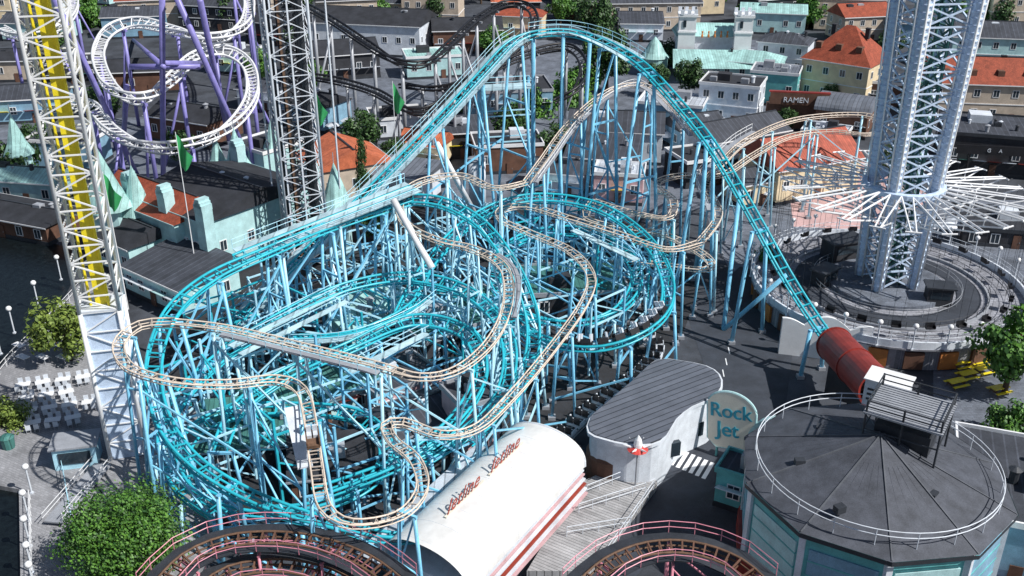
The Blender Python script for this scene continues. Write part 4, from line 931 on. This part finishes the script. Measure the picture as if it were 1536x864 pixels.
# ---------- foreground pink railed tracks
def pinktrack(lab,l):
    t=thing('roller_coaster',lab,'roller coaster',P(l[0][0],l[0][1],0)); pts=px(l)
    c,f=track(t,pts,gauge=1.2,rr=.1,two=True,drop=.5,mr=M['brown'],mt=M['brownwall'],tie=.7,maxb=12)
    for s in(-1,1): walkway(t,c,f,0,len(c),s,.8,.8,M['dark'],M['pinkrail'])
    bents(t,c,f,5,M['pinkrail'],1.2,.12,.05); 
pinktrack('brown railed track with pink handrails curving through the bottom left foreground',[(235,885,9),(280,838,9.3),(340,812,9.6),(410,806,9.8),(480,815,9.8),(550,842,9.6),(600,880,9.3)])
pinktrack('inner brown track with pink handrails below the first, bottom left',[(300,890,8),(345,858,8.2),(420,848,8.4),(490,862,8.3),(540,890,8)])
pinktrack('brown railed track with pink handrails at the bottom right of the station',[(870,885,9),(915,845,9.3),(975,822,9.5),(1040,822,9.5),(1105,845,9.2),(1150,885,9)])
# ---------- left promenade furniture
TBL=thing('cafe_table','table','table'); MB().box((0,0,.74),(1.6,.85,.06)).build('tabletop',M['white'],TBL)
for x in(-.65,.65):
    for y in(-.3,.3): MB().box((x,y,.36),(.07,.07,.72)).build('leg',M['grey'],TBL)
CH=thing('cafe_chair','chair','chair'); MB().box((0,0,.45),(.5,.5,.06)).build('seat',M['whited'],CH); MB().box((0,.24,.75),(.5,.06,.55)).build('backrest',M['whited'],CH)
for x in(-.2,.2):
    for y in(-.2,.2): MB().box((x,y,.21),(.05,.05,.42)).build('leg',M['grey'],CH)
rnd=random.Random(8)
for i in range(4):
    for j in range(4):
        q=P(36+j*30+i*5,585+i*19-j*4,.5)
        if (i,j) in((1,3),(3,3)): continue
        rz=R(20)+rnd.uniform(-.15,.15); place(TBL,(q.x,q.y,.504),rz,1.,'white rectangular cafe table on the promenade terrace','cafe tables on the promenade')
        for k in(-1,1):
            for s in(-.4,.4):
                off=Matrix.Rotation(rz,3,'Z')@V((s,k*.8,0)); place(CH,(q.x+off.x,q.y+off.y,.504),rz+(0 if k>0 else pi),1.,'white cafe chair drawn up to a promenade table','cafe chairs on the promenade')
for i in range(2):
    for j in range(3):
        q=P(30+j*30+i*6,525+i*18,.5); place(TBL,(q.x,q.y,.504),R(-30),1.,'white rectangular cafe table on the promenade terrace','cafe tables on the promenade')
YT=thing('picnic_table','yellow picnic table','picnic table'); MB().box((0,0,.75),(2.0,.8,.07)).build('tabletop',M['yellow'],YT)
for s in(-1,1): MB().box((0,s*.7,.45),(2.0,.3,.06)).build('bench',M['yellow'],YT); MB().box((s*.7,0,.37),(.08,1.3,.1)).cyl((s*.7,-.6,0),(s*.7,-.25,.72),.04,4).cyl((s*.7,.6,0),(s*.7,.25,.72),.04,4).build('leg_frame',M['brown'],YT)
for i,(a,b) in enumerate(((1440,552),(1462,545),(1484,538),(1450,568),(1474,560),(1434,580),(1498,590),(1480,520))):
    q=P(a,b,.01); place(YT,(q.x,q.y,.014),R(20),1.1,'yellow picnic table in the court below the swing platform','yellow picnic tables')
for a in((92,398),(58,438),(22,478),(2,510)): q=P(a[0],a[1]+22,.5); place(LP,(q.x,q.y,.5),0,1.,'white globe lamp on the promenade edge above the water','globe lamps on the upper promenade')
for a in((48,720),(44,760),(46,800),(50,840),(54,870)): q=P(a[0],a[1]+20,.5); place(LP,(q.x,q.y,.5),0,.9,'white globe lamp on the lower promenade rail','globe lamps on the lower promenade')
railing([P(130,425,.5),P(70,490,.5),P(12,548,.5),P(-50,630,.5)],'white railing on the promenade edge over the water',M['white'],1.2,1.8)
railing([P(46,750,.5),P(48,810,.5),P(50,880,.5)],'white railing on the lower promenade, bottom left',M['white'],1.2,1.2)
railing([P(92,690,.5),P(110,790,.5)],'pale blue railing beside the glazed kiosk',M['blue2'],1.2,1.)
q=P(112,660,3); t=thing('glazed_kiosk','small pale blue glazed kiosk left of the tall white tower base','kiosk',(q.x,q.y,.5))
MB().box((q.x,q.y,1.7),(4,2.6,2.4),R(12)).build('wall',M['blue2'],t); MB().box((q.x,q.y,3.0),(4.5,3.1,.2),R(12)).build('roof',M['grey'],t); MB().box((q.x+.3,q.y-1.34,1.8),(3,.08,1.3),R(12)).build('window',M['glass'],t)
q=P(118,735,1.2); t=thing('gangway','grey gangway with white side rails in front of the glazed kiosk','gangway',(q.x,q.y,.5)); MB().box((q.x,q.y,.95),(1.8,9,.15),R(-8)).build('deck',M['grey'],t)
for s in(-1,1): MB().box((q.x+s*.9,q.y,1.9),(.06,9,.06),R(-8)).build('handrail',M['white'],t); MB().box((q.x+s*.9,q.y,1.45),(.05,9,.05),R(-8)).build('lower_rail',M['white'],t)
q=P(12,665,1); t=thing('waste_bin','dark green bin at the left edge of the promenade','bin',(q.x,q.y,.5)); MB().lathe((q.x,q.y,.5),[(.6,0),(.7,1.2),(.75,1.25),(.4,1.5),(0,1.55)],12).build('body',M['greenr'],t)
for i,(a,b,z,h,lb) in enumerate([(472,165,22,14,'green flag on a tall pole in front of the grey drop tower'),(268,232,19,14,'green flag on a pole above the castle hall'),(160,292,16,12,'green flag on a pole beside the white tower'),(590,150,18,14,'green flag on a pole left of the lift hill')]):
    q=P(a,b,z); t=thing('flagpole',lb,'flag',(q.x,q.y,0)); MB().cyl((q.x,q.y,0),(q.x,q.y,z+3),.09,6,.05).build('pole',M['white'],t)
    n=8; vs=[]
    for k in range(n+1): u=k/n; x=2.2*u; vs+=[(q.x+x*.8,q.y+.35*sin(u*7),z+2.8-3.2*u),(q.x+x*.5,q.y+.35*sin(u*7+.4),z-1.6-.6*u*(1-u)*4)]
    MB().add(vs,[(2*k,2*k+1,2*k+3,2*k+2) for k in range(n)]).build('banner',M['green'],t,True)
t=thing('silo','grey steel cylindrical tank behind the lift supports','tank',P(715,290)); q=P(715,240,9); MB().cyl((q.x,q.y,0),(q.x,q.y,9),1.4,18).build('shell',M['whited'],t,True); MB().lathe((q.x,q.y,9),[(1.5,0),(1.5,.25),(0,.5)],18).build('lid',M['grey'],t)
for i,(a,b) in enumerate((((590,300,19),(648,402,13)),((655,215,19),(712,320,7)))):
    t=thing('white_chute',['white slanted tube below the brake run','white slanted tube beside the lift supports'][i],'tube',P(*b)); MB().cyl(P(*a),P(*b),.4,12).build('tube',M['white'],t,True); q=P(*b); MB().cyl((q.x,q.y,0),q,.18,6).build('post',M['blue'],t)
# ---------- camera, light
cam=bpy.data.cameras.new('camera'); co=bpy.data.objects.new('camera',cam); COL.objects.link(co); co.location=(0,0,HC); co.rotation_euler=(pi/2-PT,0,0)
cam.lens=F/1536*36; cam.sensor_width=36; cam.clip_end=4000; SC.camera=co
s=V((.68,-.34,.82)).normalized()
sl=bpy.data.lights.new('sun','SUN'); sl.energy=5.0; sl.angle=R(.5); sl.color=(1,.97,.92); so=bpy.data.objects.new('sun',sl); COL.objects.link(so); so.rotation_euler=s.to_track_quat('Z','Y').to_euler()
w=bpy.data.worlds.new('World'); SC.world=w; w.use_nodes=True; nt=w.node_tree; bg=nt.nodes['Background']; sk=nt.nodes.new('ShaderNodeTexSky'); sk.sky_type='NISHITA'; sk.sun_disc=False; sk.sun_elevation=math.asin(s.z); sk.sun_rotation=atan2(s.x,s.y)
nt.links.new(sk.outputs[0],bg.inputs[0]); bg.inputs[1].default_value=.065
SC.view_settings.view_transform='Standard'; SC.view_settings.look='None'; SC.view_settings.exposure=0
